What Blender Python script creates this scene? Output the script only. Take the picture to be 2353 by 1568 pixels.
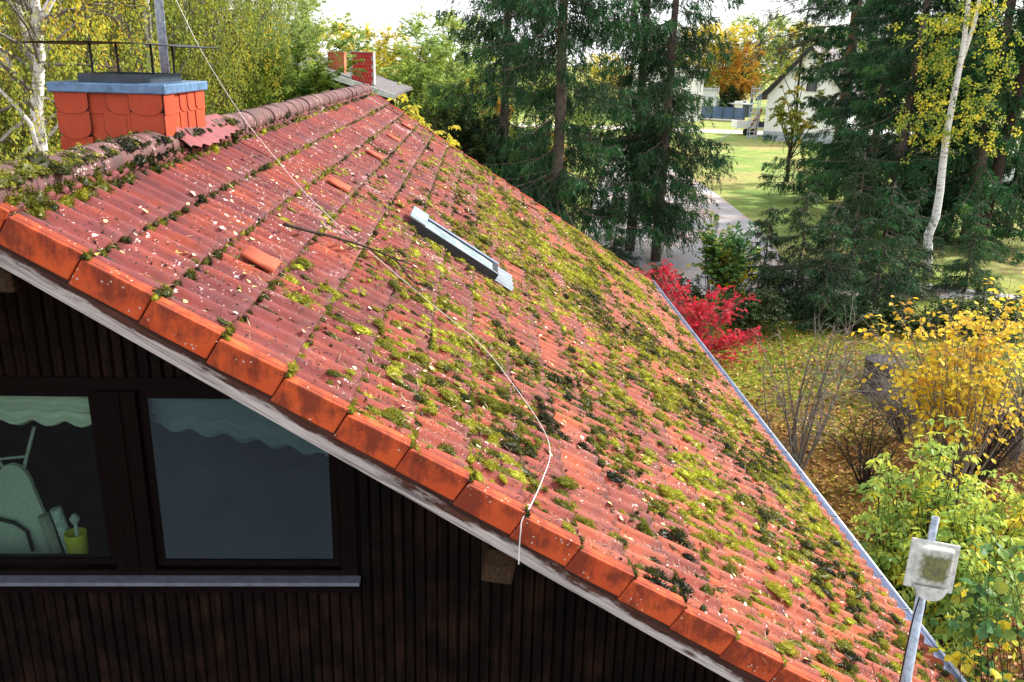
import bpy, math
import numpy as np
from mathutils import Matrix, Vector
for o in list(bpy.data.objects): bpy.data.objects.remove(o)
SC = bpy.context.scene
COL = SC.collection
R_ = math.radians
# ------------------------------------------------------------------ camera
FPX, PITCH, YAW, ROLL, CX, CY = 1956.58, .32005, .048652, -.028989, 1185.08, 784.0   # photo measured at 2353 x 1568
def _basis():
    out = []
    for w in np.eye(3):
        x, y, z = w
        c, s = math.cos(YAW), math.sin(YAW); x, y = c*x-s*y, s*x+c*y
        d = y*math.cos(PITCH)-z*math.sin(PITCH); v = y*math.sin(PITCH)+z*math.cos(PITCH)
        c, s = math.cos(ROLL), math.sin(ROLL); x, v = c*x-s*v, s*x+c*v
        out.append((x, v, d))
    return np.array(out).T
CB = _basis()
cam = bpy.data.cameras.new('camera'); camo = bpy.data.objects.new('camera', cam); COL.objects.link(camo)
cam.sensor_width = 36; cam.lens = FPX/2353*36; cam.clip_start = .05; cam.clip_end = 3000
cam.shift_x = -(CX-1176.5)/2353
m = Matrix.Identity(4)
for i in range(3):
    m[i][0], m[i][1], m[i][2] = CB[0][i], CB[1][i], -CB[2][i]
camo.matrix_world = m
SC.camera = camo
# ------------------------------------------------------------------ light
SUN = Vector((.76, .34, .56)).normalized()
el, az = math.asin(SUN.z), math.atan2(SUN.x, SUN.y)
W = bpy.data.worlds.new('World'); SC.world = W; W.use_nodes = True
nt = W.node_tree; bg = nt.nodes['Background']
sky = nt.nodes.new('ShaderNodeTexSky'); sky.sky_type = 'NISHITA'; sky.sun_disc = False
sky.sun_elevation = el; sky.sun_rotation = az; sky.dust_density = 1.5; sky.air_density = 1.0; sky.ozone_density = 1.0
tc = nt.nodes.new('ShaderNodeTexCoord'); cn = nt.nodes.new('ShaderNodeTexNoise'); cn.inputs['Scale'].default_value = 1.6; cn.inputs['Detail'].default_value = 6
nt.links.new(tc.outputs['Generated'], cn.inputs['Vector'])
cr = nt.nodes.new('ShaderNodeValToRGB'); cr.color_ramp.elements[0].position = .3; cr.color_ramp.elements[0].color = (.72, .72, .72, 1); cr.color_ramp.elements[1].position = .6
nt.links.new(cn.outputs[0], cr.inputs[0])
cm = nt.nodes.new('ShaderNodeMix'); cm.data_type = 'RGBA'; nt.links.new(cr.outputs[0], cm.inputs[0]); nt.links.new(sky.outputs[0], cm.inputs[6]); cm.inputs[7].default_value = (6.2, 6.3, 6.5, 1)   # bright thin cloud
nt.links.new(cm.outputs[2], bg.inputs[0]); bg.inputs[1].default_value = .12
sl = bpy.data.lights.new('sun', 'SUN'); sl.energy = 3.9; sl.angle = R_(3); sl.color = (1, .95, .87)
so = bpy.data.objects.new('sun', sl); COL.objects.link(so)
so.rotation_euler = SUN.to_track_quat('Z', 'Y').to_euler()
SC.view_settings.view_transform = 'Standard'; SC.view_settings.look = 'None'
SC.view_settings.exposure = 1.25; SC.view_settings.gamma = 1
SC.cycles.max_bounces = 7; SC.cycles.diffuse_bounces = 3; SC.cycles.glossy_bounces = 3
SC.cycles.transparent_max_bounces = 8; SC.cycles.transmission_bounces = 4
SC.cycles.sample_clamp_indirect = 6
GZ = -7.0
# ------------------------------------------------------------------ geometry of the place
X0, Z0, TH, EXP, D, LEN = -1.7207, -.864, .56907, .335, 3.7119, 13.2719
CT, ST = math.cos(TH), math.sin(TH)
XR = -2.17; ZR = Z0-(XR-X0)*math.tan(TH); XE = 3.5487
SR = (XR-X0)/CT/EXP            # ridge in courses (negative)
YF = D+LEN; YW = 4.51
def ray(u, v): return CB.T @ np.array([(u-CX)/FPX, (CY-v)/FPX, 1.])
def at(u, v, Y): r = ray(u, v); return r*(Y/r[1])
def gnd(u, v): r = ray(u, v); return r*(GZ/r[2])
def RP(s, y, h=0.):            # a point on the right-hand roof slope
    s = np.asarray(s, float); y = np.asarray(y, float); h = np.asarray(h, float)
    return np.stack(np.broadcast_arrays(X0+s*EXP*CT+h*ST, y, Z0-s*EXP*ST+h*CT), -1)
# ------------------------------------------------------------------ mesh helpers
class MB:
    def __init__(s): s.V = []; s.Q = []; s.T = []; s.n = 0; s.qa = []; s.ta = []; s.vt = []
    def add(s, V, Q=None, T=None, a=0., vt=None):
        V = np.asarray(V, float).reshape(-1, 3)
        s.V.append(V)
        s.vt.append(np.zeros(len(V)) if vt is None else np.broadcast_to(vt, (len(V),)))
        if Q is not None and len(Q):
            Q = np.asarray(Q).reshape(-1, 4); s.Q.append(Q+s.n); s.qa.append(np.broadcast_to(a, (len(Q),)))
        if T is not None and len(T):
            T = np.asarray(T).reshape(-1, 3); s.T.append(T+s.n); s.ta.append(np.broadcast_to(a, (len(T),)))
        s.n += len(V)
        return s
    def box(s, lo, hi, a=0., M=None):
        x0, y0, z0 = lo; x1, y1, z1 = hi
        V = np.array([(x0,y0,z0),(x1,y0,z0),(x1,y1,z0),(x0,y1,z0),(x0,y0,z1),(x1,y0,z1),(x1,y1,z1),(x0,y1,z1)], float)
        if M is not None: V = V @ np.asarray(M)[:3,:3].T + np.asarray(M)[:3,3]
        return s.add(V, [(3,2,1,0),(4,5,6,7),(0,1,5,4),(1,2,6,5),(2,3,7,6),(3,0,4,7)], a=a)
    def prism(s, poly, f, d, a=0.):   # polygon (n,3 points) pushed by vector d; fan capped
        P = np.array([f(*p) for p in poly], float); n = len(P); d = np.asarray(d, float)
        V = np.concatenate([P, P+d, [P.mean(0)], [P.mean(0)+d]])
        i = np.arange(n); j = (i+1) % n
        T = np.concatenate([np.stack([j, i, 0*i+2*n], 1), np.stack([i+n, j+n, 0*i+2*n+1], 1)])
        return s.add(V, np.stack([i, j, j+n, i+n], 1), T, a=a)
    def tube(s, P, R, k=8, a=0., caps=True):
        P = np.asarray(P, float)
        R = np.broadcast_to(np.asarray(R, float), (len(P),))
        V, Q = tubes(P[None], R[None], k); s.add(V, Q, a=a)
        if caps:
            n = len(P); T = []
            for e, base in ((0, 0), (1, (n-1)*k)):
                for q in range(1, k-1):
                    T.append((base, base+q+1, base+q) if e == 0 else (base, base+q, base+q+1))
            s.T.append(np.array(T)+s.n-len(V)); s.ta.append(np.full(len(T), a))
        return s
    def obj(s, name, mat, parent=None, smooth=False, loc=None, mats=None):
        me = bpy.data.meshes.new(name)
        V = np.concatenate(s.V); Q = np.concatenate(s.Q) if s.Q else np.zeros((0,4), int); T = np.concatenate(s.T) if s.T else np.zeros((0,3), int)
        me.vertices.add(len(V)); me.vertices.foreach_set('co', V.ravel().astype(np.float32))
        lp = np.concatenate([Q.ravel(), T.ravel()]).astype(np.int32)
        me.loops.add(len(lp)); me.loops.foreach_set('vertex_index', lp)
        st = np.concatenate([np.arange(len(Q))*4, len(Q)*4+np.arange(len(T))*3]).astype(np.int32)
        me.polygons.add(len(st)); me.polygons.foreach_set('loop_start', st)
        a = np.concatenate([np.concatenate(s.qa) if s.qa else [], np.concatenate(s.ta) if s.ta else []]).astype(np.float32)
        at_ = me.attributes.new('tint', 'FLOAT', 'FACE'); at_.data.foreach_set('value', a)
        av = me.attributes.new('along', 'FLOAT', 'POINT'); av.data.foreach_set('value', np.concatenate(s.vt).astype(np.float32))
        me.polygons.foreach_set('use_smooth', np.full(len(st), bool(smooth)))
        me.update(calc_edges=True)
        for mm in (mats or [mat]): me.materials.append(mm)
        o = bpy.data.objects.new(name, me); COL.objects.link(o)
        if parent is not None: o.parent = parent
        if loc is not None: o.location = loc
        return o
def nrm(v): return v/np.maximum(np.linalg.norm(v, axis=-1, keepdims=True), 1e-9)
def tubes(P, R, k):                # (n,m,3) paths, (n,m) radii
    n, mm, _ = P.shape
    T = nrm(np.gradient(P, axis=1))
    ref = np.where(np.abs(nrm((P[:, -1]-P[:, 0])[:, None])[..., 2:3]) > .8, np.array([1., 0, 0]), np.array([0, 0, 1.]))
    U = nrm(np.cross(T, ref)); Vv = np.cross(T, U)
    an = np.arange(k)*2*np.pi/k
    ring = P[:, :, None]+R[:, :, None, None]*(np.cos(an)[:, None]*U[:, :, None]+np.sin(an)[:, None]*Vv[:, :, None])
    V = ring.reshape(-1, 3)
    b = (np.arange(n)*mm*k)[:, None, None]+(np.arange(mm-1)*k)[None, :, None]
    i = np.arange(k)[None, None]; j = (i+1) % k
    Q = np.stack([b+i, b+j, b+k+j, b+k+i], -1).reshape(-1, 4)
    return V, Q
def diamonds(C, A, N, L, Wd, fold=.15):   # leaves: base C, axis A, normal N
    S = nrm(np.cross(A, N)); N2 = np.cross(S, A)
    L = np.asarray(L)[:, None]; Wd = np.asarray(Wd)[:, None]
    mid = C+A*L*.45
    V = np.stack([C, mid+S*Wd*.5+N2*Wd*fold, C+A*L, mid-S*Wd*.5+N2*Wd*fold], 1)
    i = np.arange(len(C))[:, None]*4
    return V.reshape(-1, 3), i+np.arange(4)
def rounds(C, A, N, L, Wd):           # broad six-cornered leaves with a point
    S = nrm(np.cross(A, N)); N2 = np.cross(S, A)
    L = np.asarray(L)[:, None]; Wd = np.asarray(Wd)[:, None]
    pts = [(0,0,0),(.18,.38,.06),(.55,.5,.12),(1,0,-.05),(.55,-.5,.12),(.18,-.38,.06)]
    V = np.stack([C+A*L*a+S*Wd*b+N2*Wd*c for a,b,c in pts], 1)
    i = np.arange(len(C))[:, None]*6
    Q = np.concatenate([i+np.array([0,1,2,3]), i+np.array([0,3,4,5])])
    return V.reshape(-1, 3), Q
def rsph(rng, n): return nrm(rng.normal(size=(n, 3)))
UP = np.array([0, 0, 1.])
def tag(o, label, cat, group=None, kind=None):
    if label: o['label'] = label
    if cat: o['category'] = cat
    if group: o['group'] = group
    if kind: o['kind'] = kind
    return o
def empty(name, loc, label, cat, group=None, rz=0):
    o = bpy.data.objects.new(name, None); COL.objects.link(o); o.location = loc; o.rotation_euler = (0, 0, rz); o.empty_display_size = .2
    return tag(o, label, cat, group)
def kids(o): return [c for c in bpy.data.objects if c.parent == o]
def dup(root, loc, rz=0, sc=1., label=None, crown=None, wood=None):
    r = root.copy(); COL.objects.link(r); r.location = loc; r.rotation_euler = (0, 0, rz)
    r.scale = (sc, sc, sc) if np.isscalar(sc) else sc
    if label: r['label'] = label
    for ch in kids(root):
        c = ch.copy(); COL.objects.link(c); c.parent = r
        mt = crown if ch.name.startswith('crown') else wood
        if mt:
            c.material_slots[0].link = 'OBJECT'; c.material_slots[0].material = mt
    return r
# ------------------------------------------------------------------ material helpers
class NT:
    def __init__(s, name):
        s.m = bpy.data.materials.new(name); s.m.use_nodes = True; s.t = s.m.node_tree
        s.b = s.t.nodes['Principled BSDF']; s.out = s.t.nodes['Material Output']
    def n(s, ty, ins=None, **kw):
        x = s.t.nodes.new('ShaderNode'+ty)
        for k, v in kw.items(): setattr(x, k, v)
        for k, v in (ins or {}).items(): s.set(x.inputs[k], v)
        return x
    def set(s, inp, v):
        if hasattr(v, 'is_linked') or isinstance(v, bpy.types.NodeSocket): s.t.links.new(v, inp)
        elif isinstance(v, (tuple, list)) and len(v) == 3 and inp.type == 'RGBA': inp.default_value = (*v, 1)
        else: inp.default_value = v
    def co(s, which='Object', scale=None):
        c = s.n('TexCoord').outputs[which]
        if scale is not None:
            c = s.n('Mapping', {'Vector': c, 'Scale': scale}).outputs[0]
        return c
    def noise(s, scale, vec=None, detail=4, rough=.55, out=0, dist=0.):
        i = {'Scale': scale, 'Detail': detail, 'Roughness': rough, 'Distortion': dist}
        if vec is not None: i['Vector'] = vec
        return s.n('TexNoise', i).outputs[out]
    def vor(s, scale, vec=None, out='Distance', rnd=1.):
        i = {'Scale': scale, 'Randomness': rnd}
        if vec is not None: i['Vector'] = vec
        return s.n('TexVoronoi', i).outputs[out]
    def ramp(s, fac, stops, interp='LINEAR'):
        r = s.n('ValToRGB', {'Fac': fac}); cr = r.color_ramp; cr.interpolation = interp
        while len(cr.elements) < len(stops): cr.elements.new(.5)
        for e, (p, c) in zip(cr.elements, stops):
            e.position = p; e.color = (*c, 1) if not np.isscalar(c) else (c, c, c, 1)
        return r.outputs[0]
    def mix(s, f, a, b, bt='MIX'):
        x = s.n('Mix', data_type='RGBA', blend_type=bt)
        s.set(x.inputs[0], f); s.set(x.inputs[6], a); s.set(x.inputs[7], b)
        return x.outputs[2]
    def mth(s, op, a, b=0., clamp=False):
        x = s.n('Math', operation=op, use_clamp=clamp); s.set(x.inputs[0], a); s.set(x.inputs[1], b); return x.outputs[0]
    def attr(s, name): return s.n('Attribute', attribute_name=name).outputs['Fac']
    def rand(s): return s.n('ObjectInfo').outputs['Random']
    def bump(s, h, strength=.3, dist=.01):
        b = s.n('Bump', {'Height': h, 'Strength': strength, 'Distance': dist}); s.t.links.new(b.outputs[0], s.b.inputs['Normal'])
    def base(s, c, rough=.8, spec=.3, metal=0.):
        s.set(s.b.inputs['Base Color'], c); s.set(s.b.inputs['Roughness'], rough)
        s.set(s.b.inputs['Specular IOR Level'], spec); s.set(s.b.inputs['Metallic'], metal)
        return s.m
def plain(name, c, rough=.7, spec=.3, metal=0., var=.25, sc=6., bump=0.):
    N = NT(name); v = N.noise(sc, N.co(), 5)
    c2 = tuple(x*(1-var) for x in c); c3 = tuple(min(1, x*(1+var)) for x in c)
    N.base(N.ramp(v, [(.3, c2), (.7, c3)]), rough, spec, metal)
    if bump: N.bump(N.noise(sc*6, N.co(), 4), bump)
    return N.m
def leafmat(name, stops, trans=.35, wob=.5, warm=True, amp=1.15):
    N = NT(name)
    f = N.mth('ADD', N.attr('tint'), N.mth('MULTIPLY', N.mth('SUBTRACT', N.noise(wob, N.n('NewGeometry').outputs['Position'], 2), .5), amp))
    f = N.mth('ADD', f, N.mth('MULTIPLY', N.mth('SUBTRACT', N.rand(), .5), .12), True)
    c = N.ramp(f, stops)
    d = N.n('BsdfDiffuse', {'Color': c}); t = N.n('BsdfTranslucent', {'Color': N.mix(.35, c, (.55, .5, .05), 'SCREEN') if trans > .3 and warm else c})
    g = N.n('BsdfGlossy', {'Color': (1, 1, 1), 'Roughness': .45})
    a = N.n('MixShader', {0: trans, 1: d.outputs[0], 2: t.outputs[0]})
    b = N.n('MixShader', {0: .015, 1: a.outputs[0], 2: g.outputs[0]})
    N.t.links.new(b.outputs[0], N.out.inputs[0])
    return N.m
# ------------------------------------------------------------------ materials
def tile_mat(name, near=True):
    N = NT(name); P = N.co(); tint = N.attr('tint'); al = N.attr('along')
    st = N.co(scale=(1.2, 5, 1.2))
    c = N.ramp(tint, [(0, (.085,.018,.02)), (.25, (.16,.025,.018)), (.55, (.26,.04,.015)), (1, (.42,.085,.022))])
    n1 = N.noise(2.6, st, 6, .62)
    upx = N.n('MapRange', {0: N.n('SeparateXYZ', {0: P}).outputs[0], 1: -2.2, 2: 2.4, 3: 1., 4: .42}).outputs[0]
    c = N.mix(N.mth('MULTIPLY', N.ramp(n1, [(.42, 0.), (.62, .85)]), upx), c, (.10, .028, .034))
    n2 = N.noise(7, P, 6, .65)
    c = N.mix(N.ramp(n2, [(.5, 0.), (.75, .45)]), c, (.26, .07, .05))
    # grime towards each tile's lower edge
    g = N.mth('MULTIPLY', N.ramp(al, [(.45, 0.), (.9, .55), (1, .95)]), N.ramp(N.noise(11, P, 5), [(.3, .1), (.6, 1.)]))
    c = N.mix(g, c, (.075, .028, .03))
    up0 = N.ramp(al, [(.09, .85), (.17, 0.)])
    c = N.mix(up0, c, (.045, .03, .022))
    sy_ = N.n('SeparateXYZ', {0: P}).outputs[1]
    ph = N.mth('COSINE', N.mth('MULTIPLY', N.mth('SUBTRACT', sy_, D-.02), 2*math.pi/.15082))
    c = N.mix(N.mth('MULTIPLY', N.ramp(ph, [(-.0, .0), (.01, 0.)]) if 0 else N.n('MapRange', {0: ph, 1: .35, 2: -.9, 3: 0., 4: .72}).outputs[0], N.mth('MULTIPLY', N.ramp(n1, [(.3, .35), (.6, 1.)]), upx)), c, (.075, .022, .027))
    # pinkish tone on the upper courses
    sx = N.n('SeparateXYZ', {0: P})
    up = N.n('MapRange', {0: sx.outputs[0], 1: -2.2, 2: 1.6, 3: 1., 4: 0.}).outputs[0]
    pink_tone = N.mth('MULTIPLY', up, N.ramp(N.noise(1.6, st, 7, .7), [(.38, 0.), (.66, .7)]))
    c = N.mix(pink_tone, c, (.20, .046, .050))
    # lichen spots
    for sc_, lim, col in ((24, .22, (.60, .50, .48)), (55, .22, (.6, .46, .44))):
        d = N.vor(sc_, N.mix(.06, P, N.noise(40, P, 2, out=1))); r = N.n('SeparateColor', {0: N.vor(sc_, P, 'Color')}).outputs[0]
        ok = N.mth('MULTIPLY', N.mth('LESS_THAN', d, lim), N.mth('GREATER_THAN', N.mth('ADD', r, N.mth('MULTIPLY', N.mth('SUBTRACT', N.noise(1.1, P, 3), .5), 1.6)), .86))
        c = N.mix(N.mth('MULTIPLY', ok, .85), c, col)
    pat = N.mth('MULTIPLY', N.ramp(N.noise(1.35, P, 2), [(.62, 0.), (.7, 1.)]), N.ramp(N.noise(45, P, 4, .7), [(.5, 0.), (.58, .8)]))
    c = N.mix(N.mth('MULTIPLY', pat, up), c, (.66, .52, .52))
    # dark specks
    d = N.vor(42, P); r = N.n('SeparateColor', {0: N.vor(42, P, 'Color')}).outputs[1]
    c = N.mix(N.mth('MULTIPLY', N.mth('LESS_THAN', d, .24), N.mth('GREATER_THAN', N.mth('ADD', r, N.mth('MULTIPLY', N.noise(2, P), .6)), .98)), c, (.03, .02, .016))
    N.base(c, .68, .25)
    N.bump(N.mth('ADD', N.noise(60, P, 6, .7), N.mth('MULTIPLY', N.noise(14, P, 4), 2)), .5, .004)
    return N.m
M_TILE = tile_mat('weathered roof tile')
def verge_mat():
    N = NT('verge tile'); P = N.co(); r = N.rand()
    off = N.n('VectorMath', {0: P, 1: N.n('CombineXYZ', {0: N.mth('MULTIPLY', r, 37.), 1: 0., 2: N.mth('MULTIPLY', r, 11.)}).outputs[0]}, operation='ADD').outputs[0]
    c = N.ramp(r, [(0, (.50, .072, .02)), (.5, (.56, .09, .024)), (1, (.46, .064, .02))])
    c = N.mix(N.ramp(N.noise(9, off, 5), [(.35, 0.), (.75, .5)]), c, (.60, .12, .035))
    sx = N.n('SeparateXYZ', {0: P})
    top = N.n('MapRange', {0: sx.outputs[2], 1: -.12, 2: .005, 3: -.1, 4: .27}).outputs[0]
    upper_dark = N.mth('ADD', top, N.mth('MULTIPLY', N.noise(7, N.n('Mapping', {0: off, 'Scale': (1, 1, .45)}).outputs[0], 8, .72), 1.35))
    c = N.mix(N.ramp(upper_dark, [(.80, 0.), (1.15, .8)]), c, (.13, .026, .016))  # darker towards the top of the face, broken up by noise
    end = N.n('MapRange', {0: sx.outputs[0], 1: -.035, 2: .0, 3: 0., 4: .55}).outputs[0]
    c = N.mix(N.mth('MULTIPLY', end, N.noise(30, off)), c, (.04, .02, .012))
    c = N.mix(N.mth('MULTIPLY', N.mth('LESS_THAN', N.vor(70, off), .2), N.mth('GREATER_THAN', N.noise(8, off), .56)), c, (.09, .02, .012))
    c = N.mix(N.mth('MULTIPLY', N.mth('LESS_THAN', N.vor(34, off), .17), N.mth('GREATER_THAN', N.noise(5, off, 3), .55)), c, (.5, .40, .34))
    N.base(c, .75, .2); N.bump(N.noise(40, P, 8, .75), .45, .005); return N.m
M_VERGE = verge_mat()
def ridge_mat():
    N = NT('ridge tile'); P = N.co(); r = N.rand()
    off = N.n('VectorMath', {0: P, 1: N.n('CombineXYZ', {0: 0., 1: N.mth('MULTIPLY', r, 60.), 2: 0.}).outputs[0]}, operation='ADD').outputs[0]
    c = N.ramp(N.noise(5, off, 6, .65), [(.3, (.05, .034, .036)), (.5, (.12, .05, .048)), (.75, (.19, .09, .085))])
    c = N.mix(N.ramp(N.noise(13, off, 5, .7), [(.52, 0.), (.62, .85)]), c, (.06, .035, .03))
    c = N.mix(N.mth('MULTIPLY', N.mth('LESS_THAN', N.vor(45, off), .26), N.mth('GREATER_THAN', N.noise(5, off), .58)), c, (.5, .42, .4))
    N.base(c, .72, .35); N.bump(N.noise(40, P, 6, .7), .5, .006); return N.m
M_RIDGE = ridge_mat()
def wood_mat(name, dark, light, grain, along, mixr=(.42, .6), rough=.85):
    N = NT(name); P = N.co(); sc = [22., 22., 22.]; sc[along] = 1.4
    st = N.co(scale=tuple(sc)); g = N.noise(grain, st, 5, .6, dist=.6)
    big = [2.6, 2.6, 2.6]; big[along] = 2.2
    v = N.noise(1.6, N.co(scale=tuple(big)), 5, .65)
    c = N.mix(N.ramp(v, [(mixr[0], 0.), (mixr[1], 1.)]), dark, light)
    c = N.mix(N.ramp(g, [(.4, .75), (.6, 0.)]), c, tuple(x*.35 for x in dark))
    c = N.mix(N.ramp(N.attr('tint'), [(0, .6), (.5, 0.)]), c, tuple(x*.4 for x in dark))
    N.base(c, rough, .1); N.bump(g, .4, .004); return N.m
M_PLANK = wood_mat('dark stained plank', (.0045, .0028, .0023), (.026, .011, .007), 1.6, 2, (.42, .68), .6)
def board_mat():
    N = NT('weathered bargeboard'); P = N.co(); st = N.co(scale=(1.1, 10, 26))
    g = N.noise(2.2, st, 6, .6, dist=1.2)
    sx = N.n('SeparateXYZ', {0: P})
    top = N.n('MapRange', {0: sx.outputs[2], 1: -.055, 2: .04, 3: -.24, 4: .26}).outputs[0]
    right = N.n('MapRange', {0: sx.outputs[0], 1: 3.2, 2: 6., 3: 0., 4: .16}).outputs[0]
    w = N.mth('ADD', N.mth('ADD', top, right), N.noise(1.5, N.co(scale=(1.5, 4, 8)), 9, .72))
    grey = N.ramp(g, [(.33, (.14, .12, .12)), (.46, (.38, .34, .33)), (.7, (.60, .56, .54))])
    brown = N.ramp(g, [(.35, (.03, .016, .013)), (.65, (.105, .042, .03))])
    c = N.mix(N.ramp(w, [(.44, 0.), (.54, 1.)]), grey, brown)
    d = N.vor(3.1, N.co(scale=(.62, 1, 2.2)))
    c = N.mix(N.ramp(d, [(.06, .9), (.13, 0.)]), c, (.06, .025, .016))
    N.base(c, .85, .2); N.bump(g, .5, .006); return N.m
M_BOARD = board_mat()
M_BEAM = wood_mat('beam end grain', (.05, .026, .014), (.12, .075, .045), 3., 1)
M_FRAME = wood_mat('window frame wood', (.007, .003, .0028), (.012, .0048, .0042), 2., 2, (.4, .7), .45)
M_SILLM = plain('sill metal', (.30, .32, .42), .35, .5, .7, .2, 14)
def shingle_mat():
    N = NT('orange chimney shingle'); v = N.noise(6, N.co(), 5); t = N.attr('tint')
    c = N.ramp(v, [(.3, (.35, .044, .017)), (.7, (.44, .066, .023))])
    c = N.mix(N.ramp(N.noise(4, N.co(scale=(3, 3, .7)), 6, .7), [(.5, 0.), (.75, .5)]), c, (.17, .03, .016))
    c = N.mix(N.mth('GREATER_THAN', t, .9), c, (.02, .008, .006))  # near-black colour for the plates that draw the shadow gaps
    N.base(c, .6, .3); return N.m
M_SHINGLE = shingle_mat()
M_LEAD = plain('blue grey sheet metal', (.12, .22, .38), .42, .5, .35, .4, 12)
M_DKMET = plain('dark grey sheet metal', (.05, .065, .085), .4, .5, .4, .3, 10)
M_BLACK = plain('black iron', (.008, .008, .01), .5, .4)
M_ZINC = plain('zinc', (.36, .42, .55), .38, .5, .6, .18, 5)
M_GALV = plain('galvanised steel', (.33, .38, .46), .45, .5, .55, .35, 30)
M_FLASH = plain('red lead flashing', (.20, .05, .055), .6, .35, 0, .25, 9, .2)
M_MORTAR = plain('mortar', (.11, .09, .08), .95)
M_DECK = plain('roof underlay', (.03, .02, .017), .9)
M_CABLE = plain('white cable', (.72, .69, .68), .5, .3, 0, .15, 20)
M_BARK = plain('dark bark', (.045, .034, .027), .95, .1, 0, .5, 9, .5)
M_TWIG = plain('grey twig bark', (.21, .185, .165), .9, .1, 0, .4, 7)
M_TWIGD = plain('dark twig bark', (.04, .03, .024), .9, .1, 0, .4, 12)
M_SPTR = plain('grey spruce bark', (.13, .105, .09), .95, .1, 0, .45, 5, .5)
M_PINE = plain('reddish pine bark', (.20, .10, .06), .95, .1, 0, .4, 5, .5)
def birch_mat():
    N = NT('birch bark'); P = N.co()
    n = N.noise(3.2, N.co(scale=(1.6, 1.6, 7.5)), 5, .6)
    c = N.ramp(n, [(.34, (.03, .025, .022)), (.385, (.45, .42, .40)), (.45, (.70, .68, .68)), (.8, (.80, .78, .78))])
    c = N.mix(N.ramp(N.noise(1.2, P, 4), [(.62, 0.), (.7, .7)]), c, (.36, .35, .34))
    c = N.mix(N.attr('tint'), c, (.05, .035, .02))
    N.base(c, .7, .2); N.bump(n, .3, .02); return N.m
M_BIRCH = birch_mat()
Y1, Y2, Y3 = (.55, .40, .025), (.62, .47, .06), (.45, .24, .02)
L_BIRCH = leafmat('birch leaf', [(0, (.05, .09, .015)), (.25, (.17, .26, .04)), (.55, (.36, .43, .07)), (.8, (.62, .55, .05)), (1, (.5, .28, .02))], .5, .4, True, 1.7)
L_BIRCHY = leafmat('yellow birch leaf', [(0, (.07, .11, .02)), (.25, (.27, .31, .04)), (.6, (.62, .52, .05)), (1, (.55, .30, .02))], .5, .4, True, 1.7)
L_GREEN = leafmat('fresh green leaf', [(0, (.03, .08, .02)), (.4, (.10, .21, .045)), (.75, (.22, .34, .06)), (1, (.42, .44, .05))], .45)
L_LIME = leafmat('pale green leaf', [(0, (.08, .17, .06)), (.4, (.20, .34, .10)), (.75, (.36, .46, .11)), (1, (.55, .52, .08))], .5)
L_YELL = leafmat('yellow leaf', [(0, (.22, .26, .04)), (.3, (.55, .48, .05)), (.7, (.68, .55, .05)), (1, (.72, .58, .08))], .48)
L_ORNG = leafmat('orange leaf', [(0, (.10, .09, .02)), (.35, (.32, .17, .02)), (.7, (.48, .22, .02)), (1, (.42, .1, .02))], .35)
L_DARK = leafmat('dark green leaf', [(0, (.018, .035, .012)), (.5, (.035, .065, .018)), (1, (.08, .11, .025))], .25)
L_SPRUCE = leafmat('spruce needle', [(0, (.003, .018, .008)), (.4, (.014, .066, .022)), (.75, (.04, .145, .042)), (1, (.13, .24, .05))], .22, .5, False)
L_SPRUCEL = leafmat('bright spruce needle', [(0, (.015, .04, .016)), (.5, (.035, .085, .03)), (1, (.09, .16, .04))], .2)
L_PINE = leafmat('blue green pine needle', [(0, (.03, .06, .045)), (.5, (.06, .11, .08)), (1, (.12, .18, .1))], .2)
L_RED = leafmat('red maple leaf', [(0, (.34, .01, .03)), (.5, (.62, .02, .06)), (1, (.74, .05, .06))], .4, .8, False)
L_GOLD = leafmat('golden leaf', [(0, (.50, .24, .03)), (.28, (.68, .40, .03)), (.55, (.78, .60, .04)), (1, (.74, .70, .10))], .42, .9)
L_CHERRY = leafmat('cherry leaf', [(0, (.14, .28, .06)), (.35, (.27, .44, .10)), (.6, (.44, .55, .09)), (.8, (.70, .62, .05)), (1, (.66, .42, .03))], .45, 1.2)
L_HAZEL = leafmat('hazel leaf', [(0, (.03, .10, .03)), (.4, (.07, .17, .05)), (.6, (.16, .25, .04)), (.75, (.55, .44, .03)), (1, (.6, .45, .04))], .3, .9)
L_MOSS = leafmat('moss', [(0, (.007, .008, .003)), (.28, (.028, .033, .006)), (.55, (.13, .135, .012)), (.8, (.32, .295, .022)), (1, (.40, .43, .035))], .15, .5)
L_DEBRIS = leafmat('needle debris', [(0, (.03, .02, .012)), (.4, (.13, .085, .045)), (.8, (.34, .25, .13)), (1, (.5, .40, .24))], .1, 1.)
L_FALL = leafmat('fallen leaf', [(0, (.28, .12, .05)), (.2, (.60, .46, .12)), (.5, (.72, .62, .4)), (.8, (.74, .66, .52)), (1, (.66, .5, .06))], .1, .5)
L_LITTER = leafmat('ground leaf', [(0, (.06, .025, .012)), (.3, (.22, .075, .025)), (.6, (.36, .16, .05)), (.85, (.52, .36, .13)), (1, (.5, .38, .05))], .1, .4)
L_GRASS = leafmat('grass blade', [(0, (.05, .09, .012)), (.5, (.14, .17, .015)), (1, (.28, .28, .03))], .2, .5)
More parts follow.
